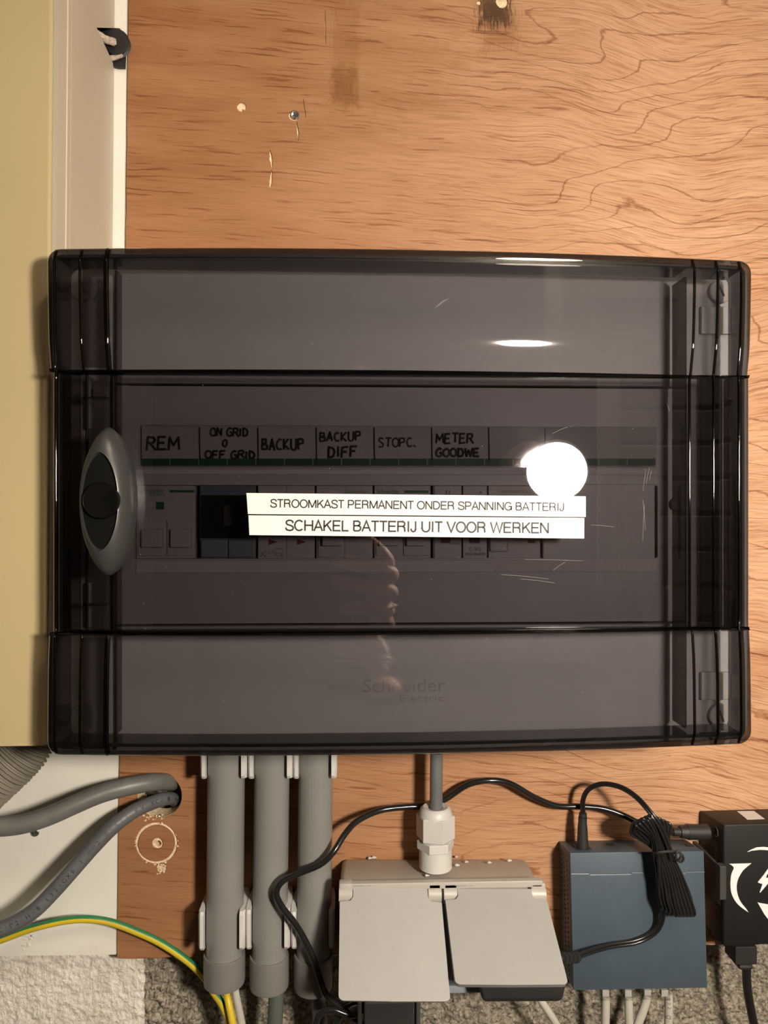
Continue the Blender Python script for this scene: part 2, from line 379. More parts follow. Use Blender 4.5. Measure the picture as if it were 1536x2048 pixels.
# wall opposite, seen mirrored in the clear door: brick on one side of a pale post
YW = PM(1300, 1000, 1.12).y
struct('wall_front', B().box(-1.4, 1.3, YW-.12, YW-.02, 0, 2.4), MORTAR, smooth=0)
wf = bpy.data.objects['wall_front']
x_post = PM(1228, 1000, 1.1).x
bmesh_b = B().box(0, .205, 0, .016, 0, .066, .003, 1)
bm_ = bmesh_b.bm; bmesh.ops.recalc_face_normals(bm_, faces=bm_.faces); BRK = bpy.data.meshes.new('brick'); bm_.to_mesh(BRK); bm_.free(); BRK.materials.append(BRICK)
for r in range(18):
    for c in range(4):
        o = bpy.data.objects.new('brick', BRK); COL.objects.link(o); o.parent = wf
        o.location = Vector((x_post+.025+(c-.5*(r % 2))*.217+(.0 if c or not r % 2 else .109), YW-.02+random.uniform(0, .004), .78+r*.0745)) - wf.location
        if c == 0 and r % 2: o.scale = (.46, 1, 1)
struct('trim_1', B().box(x_post-.012, x_post+.012, YW-.02, YW+.03, .05, 1.53, .002), WHITE)
struct('doorway_1', B().box(x_post-.95, x_post-.03, YW-.02, YW+.005, .0, 2.05, .003), DARKW)  # dark slab for a doorway; its unlit darkness is put into the colour
CLX, CLY = .50, -1.10
cl = thing('ceiling_lamp', 'round frosted ceiling lamp above the photographer', 'lamp', (CLX, CLY, 2.4))
fin('lamp_base', B().lathe([(.12, -.001), (.12, -.02), (.1, -.025)], (CLX, CLY, 2.4)), WHITE, cl)
fin('lamp_shade', B().lathe([(.11, -.025), (.12, -.04), (.1, -.055), (.0, -.06)], (CLX, CLY, 2.4)), emit('shade_glow', (1, .86, .68), 44), cl)

# ------------------------------------------------------------ boards
# plywood: thin veneer with the cuts, on a pale core with the through hole
e0 = P(259, -120); e1 = P(235, 1917); r0 = P(1800, -120); r1 = P(1800, 1880)
pb = thing('plywood_board', 'large reddish brown plywood board carrying the distribution box', 'board', (.05, 0, e1.z))
outl = [(e0.x, e0.z)]
for k in range(1, 60):
    t = k/60; outl.append((e0.x+(e1.x-e0.x)*t+random.uniform(-.0004, .0003), e0.z+(e1.z-e0.z)*t))
outl += [(e1.x, e1.z)]+[(e1.x+(r1.x-e1.x)*k/80, e1.z+(P(235+(1800-235)*k/80, 1917-(1917-1880)*k/80).z-e1.z)+random.uniform(-.0006, .0003)) for k in range(1, 80)]
outl += [(r1.x, r1.z), (r0.x, r0.z)]
hc = P(319, 1592); HR = 44/2763.
cut = P(313, 1687); CR = 41.5/2763.
def slit(x0, y0, x1, y1, w, n=7):
    a = P(x0, y0); b = P(x1, y1); d = Vector((b.x-a.x, b.z-a.z)); nn = Vector((-d.y, d.x)).normalized(); L = []
    for sgn in (1, -1):
        for k in (range(n+1) if sgn > 0 else range(n, -1, -1)):
            t = k/n; ww = w*math.sin(math.pi*min(max(t, .02), .98))**.7*random.uniform(.45, 1.1)/2763*.5
            L.append((a.x+d.x*t+nn.x*ww*sgn, a.z+d.y*t+nn.y*ww*sgn))
    return L
holes = [circ((hc.x, hc.z), HR), circ((cut.x, cut.z), CR, 56)]
holes += [[(x*1+random.uniform(-.0002, .0002), z+random.uniform(-.0002, .0002)) for x, z in circ((P(a, b).x, P(a, b).z), r/2763., 16)] for a, b, r in ((483, 214, 9.5), (588, 231, 10.5), (323, 1737, 10), (958, 5, 5), (1004, 4, 12))]
holes += [slit(540, 300, 545, 338, 8), slit(543, 340, 540, 376, 8), slit(594, 243, 597, 282, 4.5), slit(606, 196, 612, 236, 3), slit(291, 1597, 292, 1590, 3), slit(650, 20, 652, 90, 2.4), slit(1330, 1510, 1342, 1512, 2)]
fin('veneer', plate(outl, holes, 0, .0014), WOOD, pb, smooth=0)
disc = plate(circ((cut.x, cut.z), CR-.0021, 56), [circ((P(315, 1687).x, P(315, 1687).z), 11/2763., 20)], 0, .0014)
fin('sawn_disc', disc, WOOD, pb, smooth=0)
core = plate([(x*.9995+.00002, z) for x, z in outl], [circ((hc.x, hc.z), HR*.985), circ((P(316, 1689).x, P(316, 1689).z), 6/2763., 14), circ((P(485, 219).x, P(485, 219).z), 3/2763., 10)], .0014, .017)
fin('core', core, RAW, pb, smooth=0, label='pale bare wood showing in the cuts and holes')
crumb = B()
for k in range(60):
    a = random.uniform(0, 6.28)
    cx, cz = ((cut.x+CR*math.cos(a), cut.z+CR*math.sin(a)) if k < 22 else (hc.x+HR*random.uniform(-.75, .3), hc.z-HR*random.uniform(.85, 1.12)) if k < 42 else (P(323, 1737).x+random.uniform(-.003, .003), P(323, 1737).z+random.uniform(-.004, .003)))
    r = random.uniform(.0002, .0007); crumb.ell((cx, -.0001, cz), (r*1.4, r*.6, r), 6, 4)
fin('splinters', crumb, RAW, pb, kind='stuff')
# white panel left of it
q1 = P(234, 1909); xl = -.62
wp = [(xl, e0.z), (e0.x-.0012, e0.z), (e1.x-.0012, q1.z), (xl, P(0, 1904).z)]
fin('laminate_board', plate(wp, [circ((P(72, 1663).x-.001, P(72, 1663).z), .0022, 14), circ((P(60, 1872).x, P(60, 1872).z), .0013, 12)], 0, .017), WHITEP, smooth=0,
    label='dirty white laminate panel left of the plywood board', cat='panel', origin=(-.4, .017, q1.z))
def screw(name, c, y, r, label, parent=None, mat=STEEL, group=None):
    b = B().lathe([(r*.3, .004), (r*.45, 0), (r, -.0006), (r, -.0010), (r*.8, -.0016), (r*.35, -.0013), (.0001, -.0011)], (c.x, y, c.z), (0, 1, 0), 20)
    b2 = B(); 
    o = fin(name, b, mat, parent, label=label, cat='screw' if parent is None else None, group=group)
    s = B(); k = r*.5
    for a in (.5, .5+math.pi/2):
        dx, dz = math.cos(a)*k, math.sin(a)*k
        s.tube([(c.x-dx, y-.0017, c.z-dz), (c.x+dx, y-.0017, c.z+dz)], r*.11, 6)
    fin('screw_slot', s, GREYD, o); return o
screw('screw', P(590, 230), .0009, .0032, 'small steel screw head sunk in the plywood, with a scratch below')
screw('screw', P(71, 1664, 0), -.0002, .0030, 'steel screw in the white panel under the grey cables')
flk = B()
for cx, cy in ((64, 1843), (72, 1850), (80, 1840), (54, 1880), (50, 1893), (60, 1868)):
    for k in range(5):
        p = P(cx+random.uniform(-9, 9), cy+random.uniform(-6, 6)); flk.ell((p.x, -.0004, p.z), (random.uniform(.0006, .002), .0005, random.uniform(.0004, .0012)), 7, 4)
fin('paint_flake', flk, plain('flake', (.8, .77, .7), .8), label='chipped paint flakes round an old hole low on the white panel', cat='paint flakes', kind='stuff')

# ------------------------------------------------------------ cream cabinet at the left
ct = thing('metal_cabinet', 'tall cream painted cabinet left of the distribution box', 'cabinet', (-.35, 0, P(40, 1492, -.101).z))
def shear(x, z): return x+.0087*(z-1.45)
X95, X112, X131, X222 = P(93, 1024, -.101).x, P(107, 1024, -.0975).x, P(127, 1024, -.078).x, P(221, 1024, 0).x
zt, zb = 1.95, P(40, 1492, -.101).z
def extr(prof, z0, z1, n=2):
    b = B(); b.rings([[Vector((shear(x, z), y, z)) for x, y in prof] for z in (z0, z1)]); return b
fin('front_panel', extr([(-.62, -.04), (-.62, -.099), (-.618, -.101), (X95-.0015, -.101), (X95, -.1005), (X95+.0008, -.099), (X95+.0008, -.04)], zb, zt), BEIGE, ct)
fin('corner_trim', extr([(X95+.0004, -.045), (X95+.0009, -.099), (X95+.003, -.0995), (X112-.0006, -.098), (X112-.0001, -.0972), (X112, -.084), (X112+.0006, -.0835), (X112+.0006, -.079), (X131-.001, -.079), (X131-.0002, -.078), (X131-.0002, -.045)], zb+.001, zt), BEIGE2, ct)
xs_ = X222
def SP(y, z): return Vector((shear(xs_, z), y, z))
na = P(222, 57, -.0005); nb = P(184, 55, -.036); ncz = P(218, 131, -.0005)
side = [SP(-.078, zb+.002), SP(-.0006, zb+.002), SP(-.0006, ncz.z), SP(-.036, nb.z), SP(-.0006, na.z+.0003), SP(-.0006, zt), SP(-.078, zt)]
fin('side_panel', B().prism3(side, (-.0015, 0, 0)), BEIGE2, ct, smooth=0)
fin('inner_back', B().box(-.6, xs_-.012, -.0016, -.0006, zb+.004, zt-.01), BLACKM, ct, smooth=0)  # painted black for the darkness inside the cabinet
# pulley with rope behind the notch
pt = thing('rope_pulley', 'black pulley with braided rope in the notch beside the cream cabinet', 'pulley', (P(232, 90).x, 0, P(232, 136).z))
def warp(pts, y): return xz(pts, y)
fin('dark_opening', B().prism(warp([(150, 40), (222, 57), (240, 58), (252, 72), (258, 95), (251, 108), (250, 136), (236, 136), (224, 133), (150, 140)], -.002), -.0028, -.0004), BLACKM, pt)  # black plate standing in for the dark opening round the pulley
c = P(234, 88, -.006)
fin('wheel', B().lathe([(.004, .003), (.0086, .003), (.0092, .0022), (.0076, .0010), (.0076, -.0010), (.0092, -.0022), (.0086, -.003), (.004, -.003), (.0035, -.0038), (.0001, -.0038)], (c.x, -.0062, c.z), (0, 1, 0)), BLACKM, pt)
def braid(pts, r, twists):
    pts = spline(pts, 14); b = B(); m = len(pts)
    for s in range(4):
        path = []
        for i, p in enumerate(pts):
            t = (pts[min(i+1, m-1)]-pts[max(i-1, 0)]).normalized(); u = t.cross(Vector((0, 1, 0))).normalized(); v = t.cross(u)
            a = 2*math.pi*(twists*i/(m-1)+s/4); path.append(p+(u*math.cos(a)+v*math.sin(a))*r*.62)
        b.tube(path, r*.46, 6)
    return b
fin('rope', braid([P(150, 52, -.03), P(190, 66, -.026), P(210, 78, -.018), P(228, 84, -.012)], .0025, 7), ROPE, pt)
fin('rope', braid([P(214, 117, -.006), P(228, 115, -.006), P(243, 109, -.0055)], .0018, 4), ROPE, pt)
# corrugated hose under the cabinet
hp = spline([P(-60, 1600, -.05), P(-20, 1562, -.05), P(18, 1527, -.048), P(45, 1498, -.045), P(60, 1470, -.042)], 26)
fin('corrugated_hose', B().tube(hp, .0165, 20, True, lambda t: .0165+.0012*math.sin(t*2*math.pi*24)), HOSE, label='ribbed grey hose coming out below the cream cabinet', cat='hose')

# ------------------------------------------------------------ distribution box
XL = P(88, 1024, -.131).x; XR = P(1508, 1024, -.124).x; ZT = P(400, 491, -.134).z; ZBt = P(400, 1516, -.134).z
zr1 = P(700, 742, -.128).z; zr2 = P(700, 1267, -.128).z
xm = P(700, 1024, -.136).x
def bow(x):
    a, b_, c_ = (XL, -.1300), (xm, -.1362), (XR, -.1240)
    L0 = (x-b_[0])*(x-c_[0])/((a[0]-b_[0])*(a[0]-c_[0])); L1 = (x-a[0])*(x-c_[0])/((b_[0]-a[0])*(b_[0]-c_[0])); L2 = (x-a[0])*(x-b_[0])/((c_[0]-a[0])*(c_[0]-b_[0]))
    return a[1]*L0+b_[1]*L1+c_[1]*L2
SL = [(0, 0), (.70, .075), (.735, .095), (.79, .19), (.82, .215), (1, .22)]
def slope(t):
    for (a, p_), (b_, q_) in zip(SL, SL[1:]):
        if t <= b_: return p_+(q_-p_)*(t-a)/(b_-a)
    return SL[-1][1]
ACC = [0]
for k_ in range(400): ACC.append(ACC[-1]+slope((k_+.5)/400)*(ZT-zr1)/400)
REC = ACC[-1]
def rec(t):
    f = min(max(t, 0), 1)*400; k_ = min(int(f), 399); return ACC[k_]+(ACC[k_+1]-ACC[k_])*(f-k_)
def sst(t): t = min(max(t, 0), 1); return t*t*(3-2*t)
def ydoor(x, z):
    e = .10+.90*sst(min(x-XL-.003, XR-.003-x)/.007); b0 = bow(x)
    return b0+(yflat(x, z)-b0)*e
def yflat(x, z):
    y = bow(x)
    if z >= zr1: u = (ZT-z)/(ZT-zr1)
    elif z <= zr2: u = (z-ZBt)/(zr2-ZBt)
    else:
        return YM                                     # clear middle, set back and flat
    return y+rec(u)*(1 if z >= zr1 else .55)
box = thing('distribution_box', 'wide electrical distribution box with a smoky transparent door', 'electrical box', ((XL+XR)/2, 0, ZBt))
bx0, bx1 = P(128, 1024, -.087).x, P(1494, 1024, -.087).x; bz1, bz0 = P(700, 529, -.087).z, P(700, 1477, -.087).z
bb = plate(rrect(bx0, bx1, bz0, bz1, .006), [rrect(bx0+.003, bx1-.003, bz0+.003, bz1-.003, .004)], -.087, -.001)
fin('back_box', bb, PLAST, box)
fin('back_plate', B().box(bx0+.002, bx1-.002, -.004, -.0012, bz0+.002, bz1-.002), PLAST, box)
fx0, fx1 = P(236, 1024, -.092).x, P(1358, 1024, -.092).x
win = (P(283, 0, -.088).x, P(1314, 0, -.088).x, P(0, 1142, -.088).z, P(0, 848, -.088).z)
fin('frame_plate', plate(rrect(bx0+.001, bx1-.001, bz0+.001, bz1-.001, .005), [[(fx0+.004, bz0+.03), (fx1-.004, bz0+.03), (fx1-.004, bz1-.03), (fx0+.004, bz1-.03)]], -.0868, -.0850), PLAST, box)
zf1, zf2 = P(700, 774, -.093).z, P(700, 1246, -.093).z
tz1, tz0 = P(700, 532, -.094).z, P(700, 1470, -.094).z
fin('cover_panel', B().box(fx0, fx1, -.0945, -.086, zf1+.0012, tz1, .0012), PLAST, box)
fin('cover_panel', B().box(fx0, fx1, -.0945, -.086, tz0, zf2-.0012, .0012), PLAST, box)
fin('window_frame', plate(rrect(fx0, fx1, zf2, zf1, .001), [rrect(P(270, 0, -.09).x, P(1312, 0, -.09).x, P(0, 1118, -.09).z, P(0, 970, -.09).z, .0008)], -.0925, -.0850), PLAST, box)
# raised border round the window and strip
brd = B(); a = P(272, 1122, -.0932); c = P(1314, 1143, -.0932)
brd.box(a.x, c.x, -.0934, -.0924, c.z, a.z, .0003)
a = P(272, 939, -.0932); c = P(1314, 950, -.0932); brd.box(a.x, c.x, -.0934, -.0924, c.z, a.z, .0003)
fin('window_border', brd, PALE, box)
fin('blank_cover', B().pbox(1086, 968, 1310, 1136, -.0932, -.088, .0006), PLAST, box)
# left and right column fittings under the door
SC = []
for cx, cy, rr in ((168, 575, 27), (168, 1435, 27), (1441, 583, 24), (1441, 1431, 24), (1347, 1008, 14)):
    p = P(cx, cy, -.089); r = rr/3310.
    yb = -.0868 if cx != 1347 else -.0925
    o = fin('cover_screw', B().lathe([(r, .0), (r, -.0030), (r*.93, -.0036), (r*.6, -.0036), (.0001, -.0036)], (p.x, yb, p.z), (0, 1, 0), 28), PLAST, box)
    an = random.uniform(.3, 2.4)
    fin('slot', B().tube([(p.x-math.cos(an)*r*.5, yb-.0038, p.z-math.sin(an)*r*.5), (p.x+math.cos(an)*r*.5, yb-.0038, p.z+math.sin(an)*r*.5)], .0006, 6), GREYINK, o)
for cy0, cy1 in ((612, 668), (1345, 1400)):
    o = fin('latch_tab', B().pbox(1403, cy0, 1470, cy1, -.0900, -.0866, .0008), PLAST, box)
    fin('tab_mark', B().pbox(1463, cy0+4, 1472, cy1-4, -.0912, -.0895, .0004).pbox(1430, (cy0+cy1)/2-13, 1434, (cy0+cy1)/2+12, -.0903, -.0895), PALE, o)
for q in ((132, 536, 160, 740), (132, 1274, 160, 1466), (1484, 545, 1492, 1460)): fin('column_rail', B().pbox(*q, -.0885, -.0866, .0004), PLAST, box)
for q, y_ in (((172, 752, 182, 858), -.094), ((172, 1165, 182, 1256), -.094), ((185, 760, 210, 862), -.090), ((185, 1172, 210, 1256), -.090)): fin('catch_rail', B().pbox(*q, y_, -.0866, .0008), PLAST, box)
HG = plain('hinge_grey', (.16, .16, .17), .4)
for q, y_ in (((1404, 752, 1432, 1262), -.090), ((1436, 756, 1446, 1258), -.095), ((1458, 756, 1474, 1258), -.093)): fin('hinge_rail', B().pbox(*q, y_, -.0866, .001), HG, box)
# label strip with handwriting
ls = B().pbox(283, 852, 1311, 932, -.0945, -.0924, .0003)
strip = fin('label_strip', ls, PALE, box)
gs = B(); dv = B()
for k in range(18):
    x0 = 283+k*57.15
    gs.pbox(x0+1, 917, x0+56.4, 931, -.09465, -.0944)
fin('green_band', gs, GREEN, strip, kind='stuff')
for k, x in enumerate((399, 515.5, 632, 748, 863, 977, 1090)):
    p0 = P(x, 855, -.0947); p1 = P(x+1, 922, -.0947)
    dv = B(); dv.tube([p0, (p0+p1)/2+Vector((.0001*(k % 3-1), 0, 0)), p1], .00042 if k < 6 else .0002, 6); fin('divider_line', dv, INK, strip)
LT = {'R': [[(0,0),(.05,1)],[(.05,1),(.5,1),(.62,.78),(.45,.52),(.06,.5)],[(.3,.5),(.7,0)]], 'E': [[(.6,1),(.05,.97),(0,0),(.62,.03)],[(.03,.5),(.5,.53)]],
 'M': [[(0,0),(.08,1),(.38,.35),(.72,1),(.8,0)]], 'O': [[(.35,1),(.05,.75),(.03,.25),(.33,0),(.63,.25),(.62,.75),(.35,1)]], '0': [[(.3,1),(.05,.65),(.08,.2),(.3,0),(.5,.3),(.5,.75),(.3,1)]],
 'N': [[(0,0),(.05,1),(.55,.1),(.6,1)]], 'G': [[(.62,.85),(.35,1),(.03,.6),(.08,.12),(.4,0),(.62,.2),(.62,.45),(.36,.45)]], 'I': [[(.12,1),(.1,0)]], 'D': [[(.05,0),(.05,1),(.45,.9),(.62,.5),(.45,.08),(.0,0)]],
 'F': [[(.6,1),(.04,.97),(0,0)],[(.03,.52),(.48,.55)]], 'B': [[(0,0),(.04,1),(.45,.93),(.45,.6),(.05,.52),(.55,.42),(.55,.08),(0,0)]], 'A': [[(0,0),(.32,1),(.6,0)],[(.1,.36),(.52,.36)]],
 'C': [[(.58,.88),(.28,.95),(.03,.5),(.22,.05),(.6,.1)]], 'K': [[(.03,1),(.03,0)],[(.55,1),(.06,.45),(.62,0)]], 'U': [[(.03,1),(.05,.2),(.3,0),(.55,.2),(.58,1)]], 'P': [[(.03,0),(.04,1)],[(.04,1),(.5,.95),(.55,.6),(.05,.45)]],
 'S': [[(.55,.92),(.2,1),(.06,.72),(.5,.4),(.42,.05),(.0,.06)]], 'T': [[(.0,1),(.66,.97)],[(.33,1),(.3,0)]], 'W': [[(0,1),(.15,0),(.4,.7),(.6,0),(.82,1)]], '.': [[(.0,.16),(.22,0)]], ' ': []}
hw = B()
def hand(t, px0, py0, px1, py1, r=.0006):
    adv = sum((.42 if ch in 'I.' else .95 if ch in 'MW' else .45 if ch == ' ' else .8) for ch in t)-.15
    x = 0
    for ch in t:
        w_ = .42 if ch in 'I.' else .95 if ch in 'MW' else .45 if ch == ' ' else .8
        jy = random.uniform(-.06, .06)
        for st in LT[ch]:
            pts = [P(px0+(x+u+random.uniform(-.02, .02))/adv*(px1-px0), py1-(v+jy+random.uniform(-.03, .03))*(py1-py0), -.09475) for u, v in st]
            pts = spline(pts, 3) if ch in 'OGCSU0' else pts
            if ch in 'OGCSU0': hw.tube(pts, r, 6)
            else:
                for q0, q1 in zip(pts, pts[1:]): hw.tube([q0, q1], r, 6)
                for q0 in pts[1:-1]: hw.ell(q0, (r, r, r), 6, 4)
        x += w_
hand('REM', 294, 874, 359, 900, .0007); hand('ON GRID', 421, 856, 496, 872, .0006); hand('0', 445, 879, 456, 894); hand('OFF GRID', 411, 902, 510, 917, .00065)
hand('BACKUP', 524, 878, 608, 900, .00065); hand('BACKUP', 640, 864, 722, 882, .0006); hand('DIFF', 656, 893, 715, 914, .0007)
hand('STOPC.', 757, 876, 832, 894, .0005); hand('METER', 872, 867, 946, 886, .0006); hand('GOODWE', 872, 897, 959, 913, .0007)
fin('handwriting', hw, INK, strip, label='black marker handwriting')
fin('clear_cover', B().pbox(281, 849, 1314, 936, -.0958, -.0952, .0002), CLEAR, strip)

# ---- devices behind the window
YD = -.0895
def dev(name, x0, x1, label, cat, mat=MODP, y0=971, y1=1117, group=None):
    a = P(x0+.8, y0, YD); b = P(x1-.8, y1, YD)
    t = thing(name, label, cat, ((a.x+b.x)/2, -.045, b.z), group)
    body = B().box(a.x, b.x, YD, -.045, b.z, a.z, .0005)
    fin('housing', body, mat, t); return t
def prints(t, items, mat=GREYINK, name='printing'):
    b = B()
    for s, cx, cy, wpx, hpx in items: b.text(s, P(cx, cy, YD-.00012), width=wpx/3310., height=hpx/3310.)
    fin(name, b, mat, t, kind='stuff')
def toggle(t, x0, x1, y0=1058, y1=1095, mat=MODP):
    o = fin('toggle_surround', B().pbox(x0, 1040, x1, 1112, YD-.0012, YD+.001, .0005), MODP, t)
    fin('toggle', B().pbox(x0+6, y0, x1-6, y1, YD-.0045, YD, .0008), mat, t)
t = dev('circuit_breaker', 272, 391, 'two pole circuit breaker marked C40 at the left end of the row', 'circuit breaker')
prints(t, [('Schneider', 302, 981, 52, 10), ('Electric', 316, 989, 30, 5)], GREEN, 'brand_print')
prints(t, [('iC60', 286, 1004, 20, 5), ('230V', 286, 1012, 18, 5), ('10000', 287, 1022, 20, 5), ('0-OFF', 290, 1030, 28, 5), ('C40', 287, 1108, 20, 8), ('iC60N', 319, 1108, 24, 6)])
fin('green_mark', B().pbox(339, 980, 389, 985, YD-.0003, YD).pbox(312, 1004, 328, 1019, YD-.0003, YD), GREEN, t)
fin('ledge', B().pbox(274, 1038, 390, 1042, YD-.0012, YD, .0003), MODP, t)
for a_, b_ in ((276, 330), (334, 388)): toggle(t, a_, b_)
t = dev('changeover_switch', 399, 512, 'modular switch behind a smoky blue cover beside the C40 breaker', 'switch', plain('switch_grey', (.16, .17, .18), .4))
fin('blue_mark', B().pbox(402, 981, 488, 985, YD-.0003, YD), BLUEP, t)
fin('rotary_knob', B().lathe([(.0085, 0), (.008, -.003), (.0001, -.003)], (P(455, 1030, YD).x, YD, P(455, 1030, YD).z), (0, 1, 0)).pbox(446, 1010, 464, 1052, YD-.006, YD-.002, .0006), BLACKM, t)
fin('lower_cover', B().pbox(402, 1080, 455, 1114, YD-.002, YD, .0005).pbox(457, 1080, 509, 1114, YD-.002, YD, .0005), plain('slate', (.20, .23, .26), .4), t)
fin('smoky_cover', B().pbox(400, 990, 511, 1076, YD-.0034, YD-.0028, .0003), BLUECOVER, t)
t = dev('circuit_breaker', 515, 630, 'double circuit breaker with two small red arrows, under the BACKUP label', 'circuit breaker')
fin('pole_gap', B().pbox(573, 972, 574.2, 1116, YD-.0001, YD), GREYINK, t)
ar = B()
for x in (537, 594): ar.prism(xz([(x, 1078), (x+18, 1084), (x, 1090)], YD-.0002), YD-.0003, YD)
fin('red_arrow', ar, REDP, t); prints(t, [('X', 526, 1108, 13, 11), ('230', 544, 1104, 16, 5), ('400V', 557, 1098, 14, 4), ('CE', 559, 1109, 18, 7)])
prints(t, [('x', 545, 1067, 30, 5)])
t = dev('residual_current_breaker', 632, 746, 'residual current breaker with one wide toggle, under the BACKUP DIFF label', 'circuit breaker')
prints(t, [('Schneider', 712, 983, 45, 7)]); fin('test_button', B().lathe([(.0045, 0), (.0045, -.0008), (.0038, -.0012), (.0001, -.0012)], (P(668, 995, YD).x, YD, P(668, 995, YD).z), (0, 1, 0)), PALE, t)
fin('toggle_surround', B().pbox(636, 1040, 688, 1114, YD-.0012, YD, .0005), MODP, t); fin('toggle', B().pbox(644, 1064, 686, 1092, YD-.005, YD, .0008), MODP, t)
fin('pole_gap', B().pbox(689, 1040, 690.2, 1116, YD-.0001, YD), GREYINK, t)
t = dev('circuit_breaker', 748, 862, 'two pole circuit breaker below the STOPC. label', 'circuit breaker')
prints(t, [('Schneider', 776, 983, 46, 9)], GREEN, 'brand_print'); fin('green_mark', B().pbox(809, 981, 857, 986, YD-.0003, YD), GREEN, t)
for a_, b_ in ((752, 803), (807, 858)): toggle(t, a_, b_, 1056, 1092)
prints(t, [('C20', 762, 1108, 18, 6), ('iC60N', 794, 1106, 18, 5)])
t = dev('energy_meter', 868, 924, 'narrow single module meter with a dark red key, left half of METER GOODWE', 'meter')
fin('red_key', B().pbox(883, 1072, 901, 1086, YD-.001, YD, .0003), REDP, t); prints(t, [('II', 896, 985, 8, 9), ('6400', 910, 1087, 20, 4)])
fin('side_gap', B().pbox(866, 972, 869, 1116, YD-.0003, YD), GREYINK, t)
t = dev('circuit_breaker', 925, 975, 'slim breaker marked C 16/2 with a dark key below the GOODWE word', 'circuit breaker')
fin('dark_key', B().pbox(940, 1074, 960, 1086, YD-.001, YD, .0003), plain('maroon', (.12, .02, .02), .5), t)
prints(t, [('C 16/2', 950, 1098, 24, 7), ('AEGHIRAKW', 950, 1108, 42, 6), ('A', 961, 985, 7, 6)], INK)
t = dev('modular_timer', 976, 1084, 'pale double module with a small red mark, last device left of the blank cover', 'module')
fin('rounded_corner', B().pbox(980, 1068, 1016, 1104, YD-.0016, YD, .0012), MODP, t); fin('red_mark', B().pbox(1056, 1080, 1070, 1086, YD-.0003, YD), REDP, t)
prints(t, [('PERMANENT 0 1', 1030, 983, 60, 5), ('AUTO', 1040, 1082, 22, 4)])

# ---- door
R_ = .0078
xs = [XL+R_+(XR-XL-2*R_)*i/56 for i in range(57)]
def zlist():
    L = [ZT-R_]
    n = 64
    for k in range(1, n+1): L.append(ZT-R_+(zr1-ZT+R_)*k/n)
    L.append(zr1-.0006)
    for k in range(1, 24): L.append(zr1+(zr2-zr1)*k/24)
    L += [zr2+.0006, zr2]
    for k in range(1, n+1): L.append(zr2+(ZBt+R_-zr2)*k/n)
    return L
zs = zlist()
def sheet(zsub, thick, mat, name, parent, **k):
    b = B(); V = []; nx = len(xs)
    for z in zsub:
        for x in xs: V.append((x, ydoor(x, z), z))
    nz = len(zsub)
    f = [(j*nx+i, j*nx+i+1, (j+1)*nx+i+1, (j+1)*nx+i) for j in range(nz-1) for i in range(nx-1)]
    o0 = len(V)
    V += [(v[0], v[1]+thick, v[2]) for v in V]
    f += [tuple(o0+q for q in r[::-1]) for r in f]
    b.mesh(V, f)
    return fin(name, b, mat, parent, smooth=50, **k)
top = [z for z in zs if z >= zr1-1e-9]; mid = [z for z in zs if zr1 > z > zr2]; bot = [z for z in zs if z <= zr2+1e-9]
door = sheet(top, .0024, SMOKE_BAND, 'door', box, label='smoky transparent hinged door')
EPS = .00005
sheet([mid[0]+EPS]+mid[1:-1]+[mid[-1]-EPS], .0024, SMOKE_MID, 'clear_pane', door, label='darker recessed middle pane')
sheet(bot, .0024, SMOKE_BAND, 'lower_band', door)
# steps between bands (dark edges)
for nm, zz, sg in (('step_edge', zr1, 1), ('step_edge', zr2, -1)):
    b = B(); rs = []
    for x in [XL+.002+(XR-XL-.004)*i/60 for i in range(61)]:
        y0 = ydoor(x, zz+sg*1e-5)+.0002; y1 = ydoor(x, zz-sg*.0007)+.0022
        rs.append([(x, y0, zz+sg*.0001), (x, y1, zz+sg*.0001), (x, y1, zz-sg*.0016), (x, y1-.002, zz-sg*.0016), (x, y0+.0012, zz-sg*.0012)])
    b.rings(rs); fin(nm, b, SMOKE_RIB, door, smooth=50)
# rim: rounded rectangle rings running back
def outline(inset):
    pts = []; r = max(R_-inset, 1e-5); n = 6
    def arc(cx, cz, a0):
        for k in range(n+1):
            a = math.radians(a0-90*k/n); pts.append((cx+r*math.cos(a), cz+r*math.sin(a)))
    arc(XL+R_, ZT-R_, 180)
    pts += [(x, ZT-inset) for x in xs[1:-1]]
    arc(XR-R_, ZT-R_, 90)
    pts += [(XR-inset, z) for z in zs[1:-1]]
    arc(XR-R_, ZBt+R_, 0)
    pts += [(x, ZBt+inset) for x in xs[::-1][1:-1]]
    arc(XL+R_, ZBt+R_, -90)
    pts += [(XL+inset, z) for z in zs[::-1][1:-1]]
    return pts
b = B(); rs = []
prof = [(R_, 0), (.0045, .0002), (.0018, .0011), (.0006, .0026), (0, .0050)]
for ins, dy in prof:
    rs.append([Vector((x, ydoor(min(max(x, XL+R_), XR-R_), min(max(z, ZBt+R_), ZT-R_))+dy, z)) for x, z in outline(ins)])
rs.append([Vector((x, -.099, z)) for x, z in outline(0)])
inner = []
for ins, dy in prof[::-1]:
    i2 = min(ins+.0022, R_)
    inner.append([Vector((x, max(-.5, ydoor(min(max(x, XL+R_), XR-R_), min(max(z, ZBt+R_), ZT-R_))+dy*.8+.0024), z)) for x, z in outline(i2)])
rs.append([Vector((x, -.099, z)) for x, z in outline(.0022)])
rs += inner
b.rings(rs, cap=False)
fin('rim', b, SMOKE_RIM, door, smooth=60)
